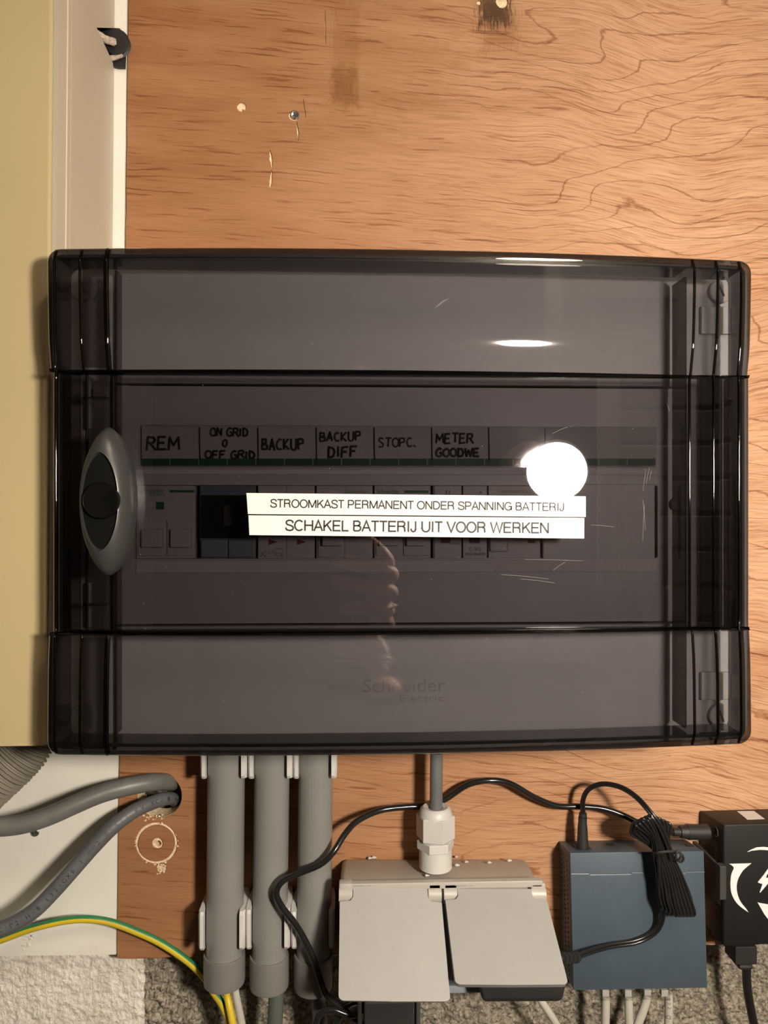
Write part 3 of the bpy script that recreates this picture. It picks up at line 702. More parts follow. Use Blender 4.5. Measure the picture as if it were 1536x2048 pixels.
# edge bars and inner flanges along top and bottom
for pa, pb2, sg in ((506, 512, 1), (1497, 1503, -1)):
    for nm, mt, ya, yb2, th in (('edge_bar', BLACKM, .0030, .0044, None), ('inner_flange', SMOKE_FLANGE, .0044, .022, .0009)):
        b = B(); rs = []
        for i in range(41):
            x = XL+.006+(XR-XL-.012)*i/40; d = -CAM.y+bow(x)
            k_ = P(768, pa, bow(x)).z; k2 = P(768, pb2, bow(x)).z
            k_ = 1.45+(k_-1.45)*(ZT-1.45)/(P(768, 491, bow(x)).z-1.45) if sg > 0 else 1.45+(k_-1.45)*(ZBt-1.45)/(P(768, 1516, bow(x)).z-1.45)
            k2 = k_-.0015
            if sg < 0: k_, k2 = k_+.0015, k_
            if th: k_, k2 = (k2+th, k2) if sg > 0 else (k_, k_-th)
            y0 = bow(x)
            rs.append([(x, y0+ya, k_), (x, y0+yb2, k_), (x, y0+yb2, k2), (x, y0+ya, k2)])
        b.rings(rs); fin(nm, b, mt, door, smooth=30)
# vertical ribs
for pxr in (110, 163, 216, 1392, 1441, 1491):
    x = P(pxr, 1024, -.129).x; path = [Vector((x, ydoor(x, z)+.0001, z)) for z in [ZT-.003]+zs+[ZBt+.003]]
    path = [Vector((x, bow(x)+.0035, ZT-.0012))]+path[1:-1]+[Vector((x, bow(x)+.0035, ZBt+.0012))]
    fin('rib', B().tube(path, .0008 if pxr != 216 else .0014, 12), SMOKE_RIB, door, smooth=60)
    if pxr in (216, 1392):   # upstanding inner wall
        fin('inner_wall', B().box(x-.0006, x+.0006, -.1160, -.107 if pxr == 216 else -.099, ZBt+.008, ZT-.008), SMOKE_FLANGE, door, smooth=0)
for q in ((166, 793, 213, 797), (182, 778, 186, 792.5), (166, 1207, 213, 1211)): fin('cross_bar', B().pbox(*q, -.117, -.110), SMOKE_RIB, door, smooth=0)
for q in ((165, 514, 214, 735), (165, 1275, 214, 1494), (112, 747, 161, 1262), (218, 747, 234, 1262), (1395, 750, 1439, 1262), (1444, 750, 1489, 1262)):
    fin('column_liner', B().pbox(*q, -.1165, -.1155), SMOKE_FLANGE, door, smooth=0)
sb = B()
for q in ((870, 617, 889, 601), (876, 613, 896, 599), (1002, 1149, 1098, 1158), (1041, 1158, 1110, 1166), (1050, 1119, 1165, 1122), (1107, 1140, 1131, 1124), (1182, 1050, 1228, 1054), (1292, 938, 1286, 982), (1299, 935, 1292, 968), (1303, 940, 1299, 960), (1289, 1010, 1285, 1082), (1286, 1000, 1291, 1060), (1334, 807, 1339, 823), (1105, 867, 1135, 854)):
    p0, p1 = P(q[0], q[1], YM), P(q[2], q[3], YM)
    if q[1] < 700: p0 = P(q[0], q[1], -.1335); p1 = P(q[2], q[3], -.1335)
    p0.y = ydoor(p0.x, p0.z); p1.y = ydoor(p1.x, p1.z); sb.tube([p0, (p0+p1)/2+Vector((0, 0, .0003)), p1], .00006, 5)
for k in range(46):
    p = P(random.uniform(250, 1340), random.uniform(560, 1460), YM); p.y = ydoor(p.x, p.z); r = random.uniform(.00010, .00024); sb.ell(p, (r, r, r), 6, 4)
fin('scratches', sb, plain('scratch_white', (0.385, 0.371, 0.350), .6, bs=0), door, kind='stuff', label='fine pale scratches and dust')
# raised characters and logo in the plastic
bu = B()
for gx, gy in ((180, 563), (198, 566), (205, 568), (180, 579), (190, 582), (198, 582), (180, 596), (190, 598), (174, 607), (180, 616), (190, 618), (194, 620), (198, 611), (205, 602), (180, 630), (180, 645), (180, 658), (189, 661), (174, 673), (188, 679), (199, 600), (201, 622), (202, 590)):
    p = P(gx, gy, -.131); y = ydoor(p.x, p.z); bu.ell((p.x, y, p.z), (.0003, .0003, .0003), 8, 6)
fin('raised_marks', bu, SMOKE_RIB, door, kind='stuff')
b = B(); p = P(808, 1370, -.1345); 
b.text('Schneider', (0, 0, 0), width=165/3690., height=26/3690., depth=0)
b.text('Electric', (70*.5/3690., 0, -26/3690.), width=88/3690., height=13/3690., depth=0)
r = bmesh.ops.extrude_face_region(b.bm, geom=b.bm.faces[:])
bmesh.ops.translate(b.bm, verts=[v for v in r['geom'] if isinstance(v, bmesh.types.BMVert)], vec=(0, -.0004, 0))
for v in b.bm.verts:
    X, Z = p.x+v.co.x, p.z+v.co.z; v.co = Vector((X, ydoor(X, Z)+.0001+v.co.y, Z))
fin('embossed_logo', b, smoky('emboss', (.93, .93, .93), .045, .05), door, smooth=0)
# handle
hcx, hcz = P(208, 1003, -.138).x, P(208, 1003, -.138).z
def oval(cx, cz, hw_, hh, y, n=48, pw=1.12):
    return [Vector((cx+hw_*math.copysign(abs(math.cos(2*math.pi*k/n))**pw, math.cos(2*math.pi*k/n)), y, cz+hh*math.sin(2*math.pi*k/n))) for k in range(n)]
W_, H_ = 51/3760., 151/3760.
iw, ih = 38/3900., 101/3900.
b = B()
b.rings([oval(hcx, hcz, W_*.93, H_*.96, -.1215), oval(hcx, hcz, W_, H_, -.131), oval(hcx, hcz, W_*.985, H_*.985, -.1335), oval(hcx, hcz, W_*.90, H_*.93, -.1370), oval(hcx-.0008, hcz, (W_+iw)/2*.98, (H_+ih)/2, -.1400), oval(hcx-.0012, hcz, iw*1.06, ih*1.04, -.1415), oval(hcx-.0012, hcz, iw, ih, -.1418), oval(hcx-.0012, hcz, iw*.96, ih*.97, -.1395), oval(hcx-.0012, hcz, .0002, .0002, -.1385)])
hd = fin('handle', b, HANDLE, door, smooth=40, label='grey oval handle')
kx, kz = P(204, 1001, -.1415).x, P(204, 1001, -.1415).z
# dark inset and lock ride on the handle mesh's own level
fin('handle_inset', B().rings([oval(hcx-.0012, hcz, iw*.95, ih*.96, -.1392), oval(hcx-.0012, hcz, iw*.955, ih*.965, -.1399), oval(hcx-.0012, hcz, iw*.5, ih*.5, -.1402), oval(hcx-.0012, hcz, .0002, .0002, -.1402)]), HANDLE2, door, smooth=40)
fin('lock_knob', B().lathe([(.0095, .0), (.0096, -.0028), (.0090, -.0036), (.0001, -.0040)], (kx, -.1402, kz), (0, 1, 0), 36), KNOBM, door)
gl = B()
for k in range(7):
    a = random.uniform(0, 6.28); rr = random.uniform(.003, .0075)
    gl.box(kx+rr*math.cos(a)-.0004, kx+rr*math.cos(a)+.0004, -.1425, -.1405, kz+rr*math.sin(a)-.0009, kz+rr*math.sin(a)+.0009)
fin('lock_wards', gl, GREYD, door, smooth=0)

# plain sans capitals drawn as even strokes (unit: cap height)
def arcp(cx, cy, rx, ry, a0, a1, n=12): return [(cx+rx*math.cos(math.radians(a0+(a1-a0)*k/n)), cy+ry*math.sin(math.radians(a0+(a1-a0)*k/n))) for k in range(n+1)]
ll, hh = .06, .95
GL = {'S': (.90, [[(v.x, v.z) for v in spline([(.80, 0, .70), (.74, 0, .88), (.46, 0, .965), (.18, 0, .88), (.13, 0, .72), (.24, 0, .58), (.48, 0, .51), (.72, 0, .42), (.83, 0, .26), (.74, 0, .09), (.46, 0, .03), (.16, 0, .11), (.08, 0, .30)], 5)]]),
 'T': (.85, [[(.03, hh), (.82, hh)], [(.425, hh), (.425, 0)]]), 'R': (1.0, [[(.13, 0), (.13, hh), (.58, hh)]+arcp(.58, .73, .24, .22, 90, -90)+[(.13, .51)], [(.62, .51), (.80, .40), (.84, 0)]]),
 'O': (1.08, [arcp(.54, .495, .45, .465, 90, 450, 32)]), 'M': (1.16, [[(.12, 0), (.12, .97)], [(.14, .95), (.58, .05)], [(.58, .05), (1.02, .95)], [(1.04, .97), (1.04, 0)]]),
 'K': (.93, [[(.13, 0), (.13, 1)], [(.84, 1), (.15, .38)], [(.40, .62), (.88, 0)]]), 'A': (.93, [[(.04, 0), (.465, .98), (.89, 0)], [(.20, .34), (.73, .34)]]),
 'P': (.93, [[(.13, 0), (.13, hh), (.56, hh)]+arcp(.56, .70, .27, .25, 90, -90)+[(.13, .45)]]), 'E': (.93, [[(.86, hh), (.14, hh), (.14, .05), (.88, .05)], [(.14, .52), (.80, .52)]]),
 'N': (1.0, [[(.12, 0), (.12, 1)], [(.14, .96), (.86, .04)], [(.88, 0), (.88, 1)]]), 'D': (1.0, [[(.13, .05), (.13, hh), (.45, hh)]+arcp(.45, .5, .46, .45, 90, -90, 18)+[(.13, .05)]]),
 'I': (.39, [[(.195, 0), (.195, 1)]]), 'G': (1.08, [arcp(.54, .495, .45, .465, 35, 335, 26)+[(.95, .48), (.56, .48)], [(.95, .48), (.96, .02)]]),
 'B': (.93, [[(.13, .05), (.13, hh), (.50, hh)]+arcp(.50, .74, .24, .21, 90, -90)+[(.13, .53)], [(.50, .53)]+arcp(.54, .29, .28, .24, 90, -90)+[(.13, .05)]]),
 'J': (.70, [[(.54, 1), (.54, .27)]+arcp(.31, .27, .23, .24, 0, -180)+[(.08, .32)]]), 'C': (1.0, [arcp(.53, .495, .44, .465, 42, 318, 26)]), 'H': (1.0, [[(.12, 0), (.12, 1)], [(.88, 0), (.88, 1)], [(.12, .52), (.88, .52)]]),
 'L': (.77, [[(.13, 1), (.13, .05), (.75, .05)]]), 'U': (1.0, [[(.12, 1), (.12, .36)]+arcp(.5, .36, .38, .33, 180, 360, 16)+[(.88, 1)]]), 'V': (.93, [[(.04, 1), (.465, .02), (.89, 1)]]),
 'W': (1.31, [[(.04, 1), (.34, .02), (.655, .96), (.97, .02), (1.27, 1)]]), ' ': (.39, [])}
def grotesk(txt, start, vec, h, wt=.155):
    tot = sum(GL[c][0] for c in txt)-.1; sx = vec.length/tot; right = vec.normalized(); up = Vector((-right.z, 0, right.x)); b = B(); x = -.04
    for ch in txt:
        for st in GL[ch][1]:
            pts = [Vector(((x+u)*sx, (v-.5)*h)) for u, v in st]; n = len(pts); hw_ = wt*h/2; Lf, Rt = [], []
            for i, p in enumerate(pts):
                d0 = (p-pts[i-1]).normalized() if i else None; d1 = (pts[i+1]-p).normalized() if i < n-1 else None
                d0 = d0 or d1; d1 = d1 or d0
                n0 = Vector((-d0.y, d0.x)); n1 = Vector((-d1.y, d1.x)); m_ = (n0+n1)
                m_ = m_.normalized() if m_.length > .2 else n0
                k_ = hw_/max(m_.dot(n0), .45); Lf.append(p+m_*k_); Rt.append(p-m_*k_)
            V = [start+right*p.x+up*p.y for q in zip(Lf, Rt) for p in q]
            b.mesh(V, [(2*i, 2*i+1, 2*i+3, 2*i+2) for i in range(n-1)])
        x += GL[ch][0]
    return b
# two printed tapes on the door
def tape_strip(name, quad, txt, tx0, tx1, ty, th, label):
    b = B(); y = YM-.0004
    pts = [P(*q, YM) for q in quad]
    n = 60; rs = []
    for i in range(n+1):
        t = i/n; tp = pts[0].lerp(pts[1], t); bt = pts[3].lerp(pts[2], t)
        w_ = -.00005*abs(math.sin(i*1.7))*(1 if t > .8 else .2)
        rs.append([Vector((tp.x, YM-.0003+w_, tp.z)), Vector((bt.x, YM-.0003+w_, bt.z)), Vector((bt.x, YM-.0001, bt.z)), Vector((tp.x, YM-.0001, tp.z))])
    b.rings(rs)
    o = fin(name, b, TAPE, label=label, cat='label', group=None, smooth=30)
    a = P(tx0, ty[0], YM); c_ = P(tx1, ty[1], YM); r = (c_-a)
    tb = grotesk(txt, a+Vector((0, -.00042, 0)), r, th/3570.)
    fin('lettering', tb, INK, o, smooth=0); return o
tape_strip('label_tape', [(493, 986), (1171, 993), (1171, 1034), (496, 1028)], 'STROOMKAST PERMANENT ONDER SPANNING BATTERIJ', 541, 1128, (1006.5, 1014), 16.5, 'upper white label tape reading STROOMKAST PERMANENT ONDER SPANNING BATTERIJ')
tape_strip('label_tape', [(497, 1030.5), (1168, 1036), (1168, 1077), (499, 1070)], 'SCHAKEL BATTERIJ UIT VOOR WERKEN', 571, 1097, (1050.5, 1056), 21.5, 'lower white label tape reading SCHAKEL BATTERIJ UIT VOOR WERKEN')

# ------------------------------------------------------------ conduits, clips and cables
def saddle(cx, cy0, cy1, y_tip, R=.0137):
    z1 = P(cx, cy0, y_tip).z; z0 = P(cx, cy1, y_tip).z; x = P(cx, (cy0+cy1)/2, -.022).x
    pro = []
    th = .0026
    outer = [(-R-th*.4, 0), (-R-th, -.012), (-R-th*.9, y_tip+.002), (-R-th*.4, y_tip), (-R+.0012, y_tip), (-R+.0016, y_tip+.003), (-R, -.022), (-R*.7, -.010), (0, -.0065)]
    prof = outer+[(-u, v) for u, v in outer[:-1][::-1]]
    b = B(); rs = []
    for k, (z, tp) in enumerate(((z1, .0), (z1-.002, 0), (z0+.0022, 0), (z0, 1))):
        rs.append([Vector((x+u, v if not (k in (0, 3) and v < y_tip+.004) else v+.0018, z)) for u, v in prof])
    b.rings(rs); return b
names = ['leftmost of the three grey conduits, ending in a socket with striped wires', 'middle of the three grey conduits below the distribution box', 'rightmost of the three grey conduits, crossed by the black cord']
for i, (xt, xb) in enumerate(((452.5, 449), (544, 539), (631.5, 627))):
    a = P(xt, 1560, -.021); b_ = P(xb, 1940, -.021); d = (b_-a)/(b_.z-a.z)
    zt_ = bz0-.0008; ze = P(xb, (1928, 1932, 1930)[i], -.034).z; zend = P(xb, (1988, 1996, 1999)[i], -.034).z
    R0 = (36.3, 34.5, 34.0)[i]/2872.
    t = thing('conduit_pipe', names[i], 'pipe', (b_.x, 0, zend))
    at = lambda z: Vector((a.x+d.x*(z-a.z), -.021, z))
    fin('tube', B().cyl(at(zt_), at(ze-.004), R0, n=40), PIPE, t)
    fin('socket_end', B().lathe([(R0*.9, ze-zend+.0002), (R0*1.10, ze-zend), (R0*1.12, ze-zend-.001), (R0*1.12, .002), (R0*1.09, 0), (R0*.92, 0), (R0*.92, .012)], at(zend), (0, 0, 1), 40), PIPE2, t)
    for (c0, c1), tag_ in (((1500, 1559), 'upper'), (((1826, 1903), (1822, 1901), (1826, 1900))[i], 'lower')):
        b = saddle(xt if tag_ == 'upper' else xb, c0, c1, -.034, R0+.0006)
        fin('pipe_clip', b, CLIPM, label='%s pale plastic clip on the %s grey conduit' % (tag_, ('leftmost', 'middle', 'rightmost')[i]), cat='clip', group='pipe clips', smooth=30)
# striped earth wires: green tube with a yellow band along it
def striped(pts, r, name, label, side, group=None, n=10):
    pts = spline(pts, 14); side = Vector(side)
    t = thing(name, label, 'wire', pts[0], group)
    for nm, mt, ks in (('green_insulation', GRN, 0), ('yellow_stripe', YELL, 1)):
        b = B(); rs = []; m = len(pts)
        for i, p in enumerate(pts):
            tt = (pts[min(i+1, m-1)]-pts[max(i-1, 0)]).normalized(); u = (side-tt*side.dot(tt)).normalized(); v = tt.cross(u)
            if ks == 0: rs.append([p+(u*math.cos(2*math.pi*k/16)+v*math.sin(2*math.pi*k/16))*r for k in range(16)])
            else:
                half = math.radians(72); rs.append([p+(u*math.cos(-half+2*half*k/8)+v*math.sin(-half+2*half*k/8))*(r*1.03) for k in range(9)]+[p+(u*math.cos(half-2*half*k/8)+v*math.sin(half-2*half*k/8))*(r*.9) for k in range(9)])
        b.rings(rs); fin(nm, b, mt, t, smooth=60)
    return t
striped([P(-60, 1897, -.02), P(0, 1880, -.02), P(60, 1858, -.019), P(120, 1843, -.017), P(170, 1838, -.015), P(220, 1844, -.012), P(270, 1862, -.01), P(320, 1885, -.009), P(370, 1918, -.008), P(405, 1950, -.0085), P(428, 1985, -.014), P(445, 2010, -.017), P(462, 2050, -.02), P(475, 2090, -.02)], .0025, 'earth_wire', 'green and yellow earth wire arching from the left edge over the white panel', (-.1, -.75, -.65))
striped([P(452, 1970, -.021), P(454, 1990, -.021), P(460, 2020, -.024), P(466, 2052, -.026), P(470, 2090, -.027)], .0024, 'earth_wire', 'short striped earth wire dropping straight out of the leftmost conduit', (.3, -1, 0))
fin('white_wire', B().tube(spline([P(468, 1960, -.024), P(472, 1990, -.024), P(478, 2020, -.024), P(485, 2055, -.024), P(490, 2090, -.024)], 8), .0026), ETH, label='white wire beside the striped wires under the leftmost conduit', cat='wire')
fin('grey_cable', B().tube(spline([P(552, 1960, -.024), P(552, 2000, -.024), P(550, 2050, -.024), P(549, 2095, -.024)], 8), .0052, 18), CAB3, label='dark green-grey cable leaving the middle conduit', cat='cable')
fin('grey_cable', B().tube(spline([P(636, 1960, -.018), P(637, 2000, -.018), P(641, 2050, -.018), P(643, 2095, -.018)], 8), .0050, 18), CAB3, label='dark green-grey cable leaving the rightmost conduit', cat='cable')
def along(path, txt, r, size, parent, offs, mat, start, step, name='printing'):
    b = B(); L = [0]
    for p, q in zip(path, path[1:]): L.append(L[-1]+(q-p).length)
    for i, ch in enumerate(txt):
        if ch == ' ': continue
        s = start+i*step; j = max(k for k in range(len(L)-1) if L[k] <= s) if s < L[-1] else None
        if j is None: break
        p = path[j].lerp(path[j+1], (s-L[j])/(L[j+1]-L[j])); t = (path[j+1]-path[j]).normalized()
        toc = (CAM-p); toc = (toc-t*toc.dot(t)).normalized(); up = toc.cross(t)
        toc2 = (toc*math.cos(offs)+up*math.sin(offs)); up2 = toc2.cross(t)
        b.text(ch, p+toc2*(r*1.01), size=size, right=t, up=up2, depth=.00003)
    fin(name, b, mat, parent, smooth=0)
p1 = spline([P(349, 1566, .03), P(346, 1566, .014), P(338, 1565, .002), P(322, 1563, -.008), P(298, 1565, -.016), P(250, 1574, -.024), P(200, 1588, -.030), P(150, 1609, -.036), P(100, 1631, -.041), P(50, 1647, -.045), P(0, 1653, -.048), P(-70, 1652, -.052)], 10)
fin('grey_cable', B().tube(p1, .0060, 22, True, lambda t: .0052+.0010*min(1, t*2.2)), CAB1, label='thicker upper grey cable curving out of the round hole to the left', cat='cable')
p2 = spline([P(352, 1603, .03), P(349, 1601, .014), P(342, 1597, .003), P(328, 1598, -.006), P(308, 1604, -.011), P(270, 1621, -.020), P(230, 1650, -.028), P(190, 1690, -.034), P(150, 1735, -.039), P(110, 1780, -.043), P(70, 1820, -.047), P(30, 1846, -.050), P(-10, 1862, -.053), P(-70, 1880, -.056)], 10)
c2 = fin('grey_cable', B().tube(p2, .0049, 22, True, lambda t: .0042+.0009*min(1, t*2.2)), CAB2, label='lower dark grey cable with black printing, slanting down from the round hole', cat='cable')
p2r = p2[::-1]; along(p2r, 'C-P2-H-8 (3)-GX6 1 mm2 0,6/1 KV XC0B VDE', .0050, .0040, c2, -.1, INK, .022, .0036)

# ------------------------------------------------------------ cable, gland and double socket
gx = P(871, 1680, -.028)
g0 = P(871, 1748, -.0405).z
cc = fin('grey_cable', B().tube([P(873, 1505, -.028), P(872.5, 1560, -.028), P(872, 1640, -.028)], .0044, 20), plain('mid_grey_cable', (0.136, 0.140, 0.140), .4), label='straight grey cable running from the distribution box down to the white gland', cat='cable')
gt = thing('cable_gland', 'white plastic cable gland with hexagonal nuts on top of the double socket', 'cable gland', (gx.x, -.028, g0))
def zz(py): return P(871, py, -.040).z
gxx, gy = gx.x, -.028
fin('dome_nut', B().lathe([(.0046, zz(1634)-g0), (.0052, zz(1629)-g0), (.0085, zz(1627)-g0), (.0105, zz(1632)-g0), (.0115, zz(1642)-g0), (.0116, zz(1650)-g0), (.0046, zz(1650)-g0)], (gxx, gy, g0)), WHITE, gt)
def hexn(r, za, zb_, bev, rot):
    b = B(); ring = lambda rr, z: [Vector((gxx+rr*math.cos(math.pi*(k/3)+rot), gy+rr*math.sin(math.pi*(k/3)+rot), z)) for k in range(6)]
    b.rings([ring(r*.95, za), ring(r, za-bev), ring(r, zb_+bev), ring(r*.95, zb_)]); return b
fin('hex_nut', hexn(.0133, zz(1643), zz(1691), .0008, -.25), WHITE, gt, smooth=20)
fin('hex_base', hexn(.0128, zz(1693), zz(1712), .0006, .1), WHITE, gt, smooth=20)
fin('thread_collar', B().cyl((gxx, gy, zz(1692.5)), (gxx, gy, zz(1690.5)), .0108).cyl((gxx, gy, zz(1711)), (gxx, gy, g0-.001), .0113), WHITE, gt)
st = thing('double_socket', 'grey-white double wall socket with two hinged lids under the gland', 'socket', (P(880, 1900, 0).x, 0, P(880, 1965, -.03).z))
SF = -.052; SBZ = P(880, 1976, SF).z
def PB(px_, py_, y): return P(px_, py_, y)
tl, tr = P(678, 1774, SF), P(1089, 1776, SF); btl, btr = P(684, 1716, -.001), P(1052, 1716, -.001)
body = B().hexa([tl, tr, Vector((tr.x-.002, SF, SBZ)), Vector((tl.x, SF, SBZ)), btl, btr, Vector((btr.x, -.001, SBZ)), Vector((btl.x, -.001, SBZ))], .004, 4)
fin('socket_body', body, SOCK, st, smooth=50)
def lid(c_tl, c_tr, c_br, c_bl, yt, yb, notch, name_label):
    tlp, trp, brp, blp = P(*c_tl, yt), P(*c_tr, yt), P(*c_br, yb), P(*c_bl, yb)
    def at(u, v): return tlp.lerp(trp, u).lerp(blp.lerp(brp, u), v)
    nrm = (trp-tlp).cross(blp-tlp).normalized()
    if nrm.y > 0: nrm = -nrm
    nu, nv = notch
    pts = [(nu, 0), (1-nu, 0), (1-nu, nv*.7), (1-nu*.8, nv), (1, nv+.01)]
    for k in range(5): a = math.pi/2*k/4; pts.append((1-.045+.045*math.cos(a), 1-.045+.045*math.sin(a)))
    pts.append((.5, 1.004))
    for k in range(5): a = math.pi/2*k/4; pts.append((.045-.045*math.sin(a), 1-.045+.045*math.cos(a)))
    pts += [(0, nv+.01), (nu*.8, nv), (nu, nv*.7)]
    front = [at(u, v) for u, v in pts]; b = B(); cen = at(.5, .5)
    b.rings([[p+(cen-p)*.012 for p in front], front, [p-nrm*.0008 for p in front], [p-nrm*.0045 for p in front]][:4])
    bmesh.ops.recalc_face_normals(b.bm, faces=b.bm.faces)
    for v in b.bm.verts: pass
    o = fin('lid', b, LIDM, st, label=name_label, smooth=25)
    r = B().rings([[at(.08, .12)-nrm*.0045, at(.92, .12)-nrm*.0045, at(.94, .97)-nrm*.0045, at(.06, .97)-nrm*.0045], [at(.08, .12)-nrm*.009, at(.92, .12)-nrm*.009, at(.94, .965)-nrm*.009, at(.06, .965)-nrm*.009]])
    fin('lid_inner', r, SEAL, o, smooth=0)
    return o
lid((680, 1776), (881, 1778), (901, 2003), (677, 2001), SF-.004, -.095, (.13, .12), 'left lid')
lid((888, 1777), (1088, 1778), (1137, 1969), (911, 1969), SF-.004, -.098, (.13, .12), 'right lid')
for xa, xb_ in ((678, 705), (856, 882), (887, 915), (1061, 1090)):
    hb = B(); a = P(xa, 1790, SF-.002); c_ = P(xb_, 1790, SF-.002); hb.cyl((a.x, SF-.0005, a.z), (c_.x, SF-.0005, c_.z), .0058, n=24)
    hb.box(a.x, c_.x, SF-.004, SF+.003, a.z, P(xa, 1768, SF-.004).z, .001)
    fin('hinge_barrel', hb, HINGE, st, smooth=45)
fin('lid_bar', B().pbox(700, 1768, 1086, 1775, SF-.004, SF+.001, .0008), HINGE, st)
tx = B()
for cx in (725, 929): fin('rating_text', B().text('200-250V~ 16A', P(cx, 1771.5, SF-.0041), width=.012, height=.0007), GREYINK, st, smooth=0)
fin('socket_rim', B().pbox(897, 1972, 1118, 1983, -.060, -.030, .001).pbox(890, 1800, 905, 1978, -.056, -.050, .001), SEAL, st)
CL = ['white plastic crumb at the back edge of the double socket, left of the gland', 'second white crumb at the back edge, touching the first one left of the gland', 'white crumb at the front left foot of the cable gland', 'white crumb behind the right side of the cable gland', 'slim white crumb on the socket top, first one right of the gland', 'round white crumb in the middle of the socket top right of the gland', 'white crumb near the right end of the socket top', 'faint white crumb close against the right side of the gland']
for k, (a, b_, y) in enumerate(((739, 1716, -.004), (747, 1714, -.003), (853, 1742, -.037), (912, 1712, -.004), (932, 1726, -.014), (978, 1728, -.016), (1018, 1725, -.013), (913, 1734, -.02))):
    zt_s = btl.z+(tl.z-btl.z)*(abs(y)/.052); p = P(a, b_, y); r = random.uniform(.0009, .0013)
    cb = B().ell((p.x, y, zt_s+r*.6), (r*1.1, r, r*.8), 7, 5).ell((p.x+r*.9, y, zt_s+r*.5), (r*.9, r*.6, r*.5), 7, 5)
    fin('plastic_crumb', cb, WHITE, label=CL[k], cat='crumb', group='crumbs on the socket')

# plugs
p = P(1046, 1976, -.084); 
pk = thing('power_adapter', 'flat black plug-in adapter under the right socket lid', 'adapter', (p.x, -.05, P(1046, 2003, -.08).z))
fin('housing', B().hexa([P(955, 1968, -.082), P(1133, 1962, -.082), P(1124, 2002, -.082), P(965, 2003, -.082), P(960, 1968, -.0615), P(1128, 1962, -.0615), P(1124, 2002, -.0615), P(965, 2003, -.0615)], .0025, 3), BLACKM, pk)
pk = thing('power_adapter', 'black block adapter with ridged sides below the left socket lid', 'adapter', (P(780, 2048, -.07).x, -.04, P(780, 2110, -.07).z))
fin('housing', B().pbox(727, 2004, 828, 2110, -.080, -.058, .002), BLACKM, pk)
fin('side_ridge', B().pbox(832, 2004, 841, 2110, -.078, -.060, .001), GREYD, pk); fin('side_ridge', B().pbox(715, 2004, 724, 2110, -.078, -.060, .001), BLACKM, pk)
# long black cord
cord = spline([P(760, 2075, -.05), P(728, 2052, -.052), P(700, 2030, -.055), P(668, 2005, -.052), P(650, 1985, -.048), P(640, 1958, -.044), P(622, 1905, -.042), P(594, 1853, -.042), P(563, 1812, -.042), P(553, 1785, -.042), P(566, 1762, -.042), P(600, 1746, -.042), P(640, 1729, -.042), P(666, 1705, -.041), P(690, 1668, -.034), P(716, 1641, -.026), P(760, 1621, -.018), P(810, 1614, -.015), P(860, 1611, -.013), P(893, 1597, -.013), P(935, 1570, -.014), P(978, 1561, -.015), P(1020, 1567, -.014), P(1070, 1595, -.012), P(1115, 1612, -.011), P(1160, 1613, -.011), P(1205, 1617, -.013), P(1245, 1630, -.016), P(1285, 1650, -.020), P(1320, 1662, -.022), P(1352, 1664, -.022)], 10)
pc = thing('power_cable', 'long thin black cord looping over the conduits and across the board to the black box', 'cord', cord[0])
fin('cord', B().tube(cord, .0021, 12), BLACK, pc, smooth=60)
fin('plug', B().cyl(P(1346, 1664, -.022), P(1364, 1664, -.022), .0028).cyl(P(1360, 1664, -.022), P(1374, 1664, -.022), .0040, .0048).cyl(P(1374, 1664, -.022), P(1416, 1664, -.022), .0052, n=24), BLACKM, pc)
lp = spline([P(632, 2080, -.060), P(633, 2040, -.060), P(645, 2024, -.060), P(668, 2020, -.060), P(700, 2030, -.0605), P(722, 2020, -.061), P(720, 2004, -.058), P(700, 2008, -.050), P(680, 2030, -.048), P(672, 2060, -.050), P(690, 2090, -.05)], 10)
fin('coiled_cord', B().tube(lp, .0022, 12), BLACK, label='black cord coiled beside the block adapter at the bottom edge', cat='cord', smooth=60)

# ------------------------------------------------------------ slate blue network switch
nt_ = thing('network_switch', 'slate blue metal network switch with a cable bundle hung over it', 'network switch', (P(1275, 1850, 0).x, 0, P(1275, 1981, -.031).z))
f_ = [P(1140, 1706, -.031), P(1408, 1702, -.031), P(1415, 1976, -.031), P(1147, 1981, -.031)]
back_ = [Vector((v.x, -.0004, v.z)) for v in f_]
back_[0] = P(1118, 1682, -.001); back_[1] = Vector((f_[1].x, -.001, back_[0].z)); back_[3] = Vector((back_[0].x+.001, -.001, f_[3].z)); back_[2] = Vector((f_[2].x, -.001, f_[2].z))
fin('metal_case', B().hexa(f_+back_, .0006, 2), NAVY, nt_, smooth=30)
sm = B()
segs = [(1143, 1748, 1178, 1748), (1178, 1745.5, 1180, 1751), (1180, 1750, 1262, 1749), (1262, 1749, 1264, 1745), (1264, 1745.5, 1286, 1745.5), (1286, 1745, 1288, 1748), (1288, 1747.5, 1372, 1746.5), (1372, 1744.5, 1409, 1744)]
for a, b_, c_, d_ in segs: sm.tube([P(a, b_, -.0311), P(c_, d_, -.0311)], .00028, 5)
fin('seam', sm, NAVYE, nt_)
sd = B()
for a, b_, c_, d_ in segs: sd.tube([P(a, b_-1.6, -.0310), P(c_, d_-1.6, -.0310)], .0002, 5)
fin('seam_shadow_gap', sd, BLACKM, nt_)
vh = B(); L0 = f_[0]; L1 = back_[0]; B0 = f_[3]
for i in range(26):
    for j in range(3):
        v_ = (i+1.5)/28; u_ = .30+.24*j
        p = (f_[0].lerp(back_[0], u_)).lerp(f_[3].lerp(back_[3], u_), v_); vh.ell(p, (.0003, .0008, .0008), 8, 4)
fin('vent_holes', vh, BLACKM, nt_, kind='stuff')
tb = P(1216, 1692, -.012)
zt_ = lambda y: f_[0].z+(back_[0].z-f_[0].z)*((y+.031)/.030)
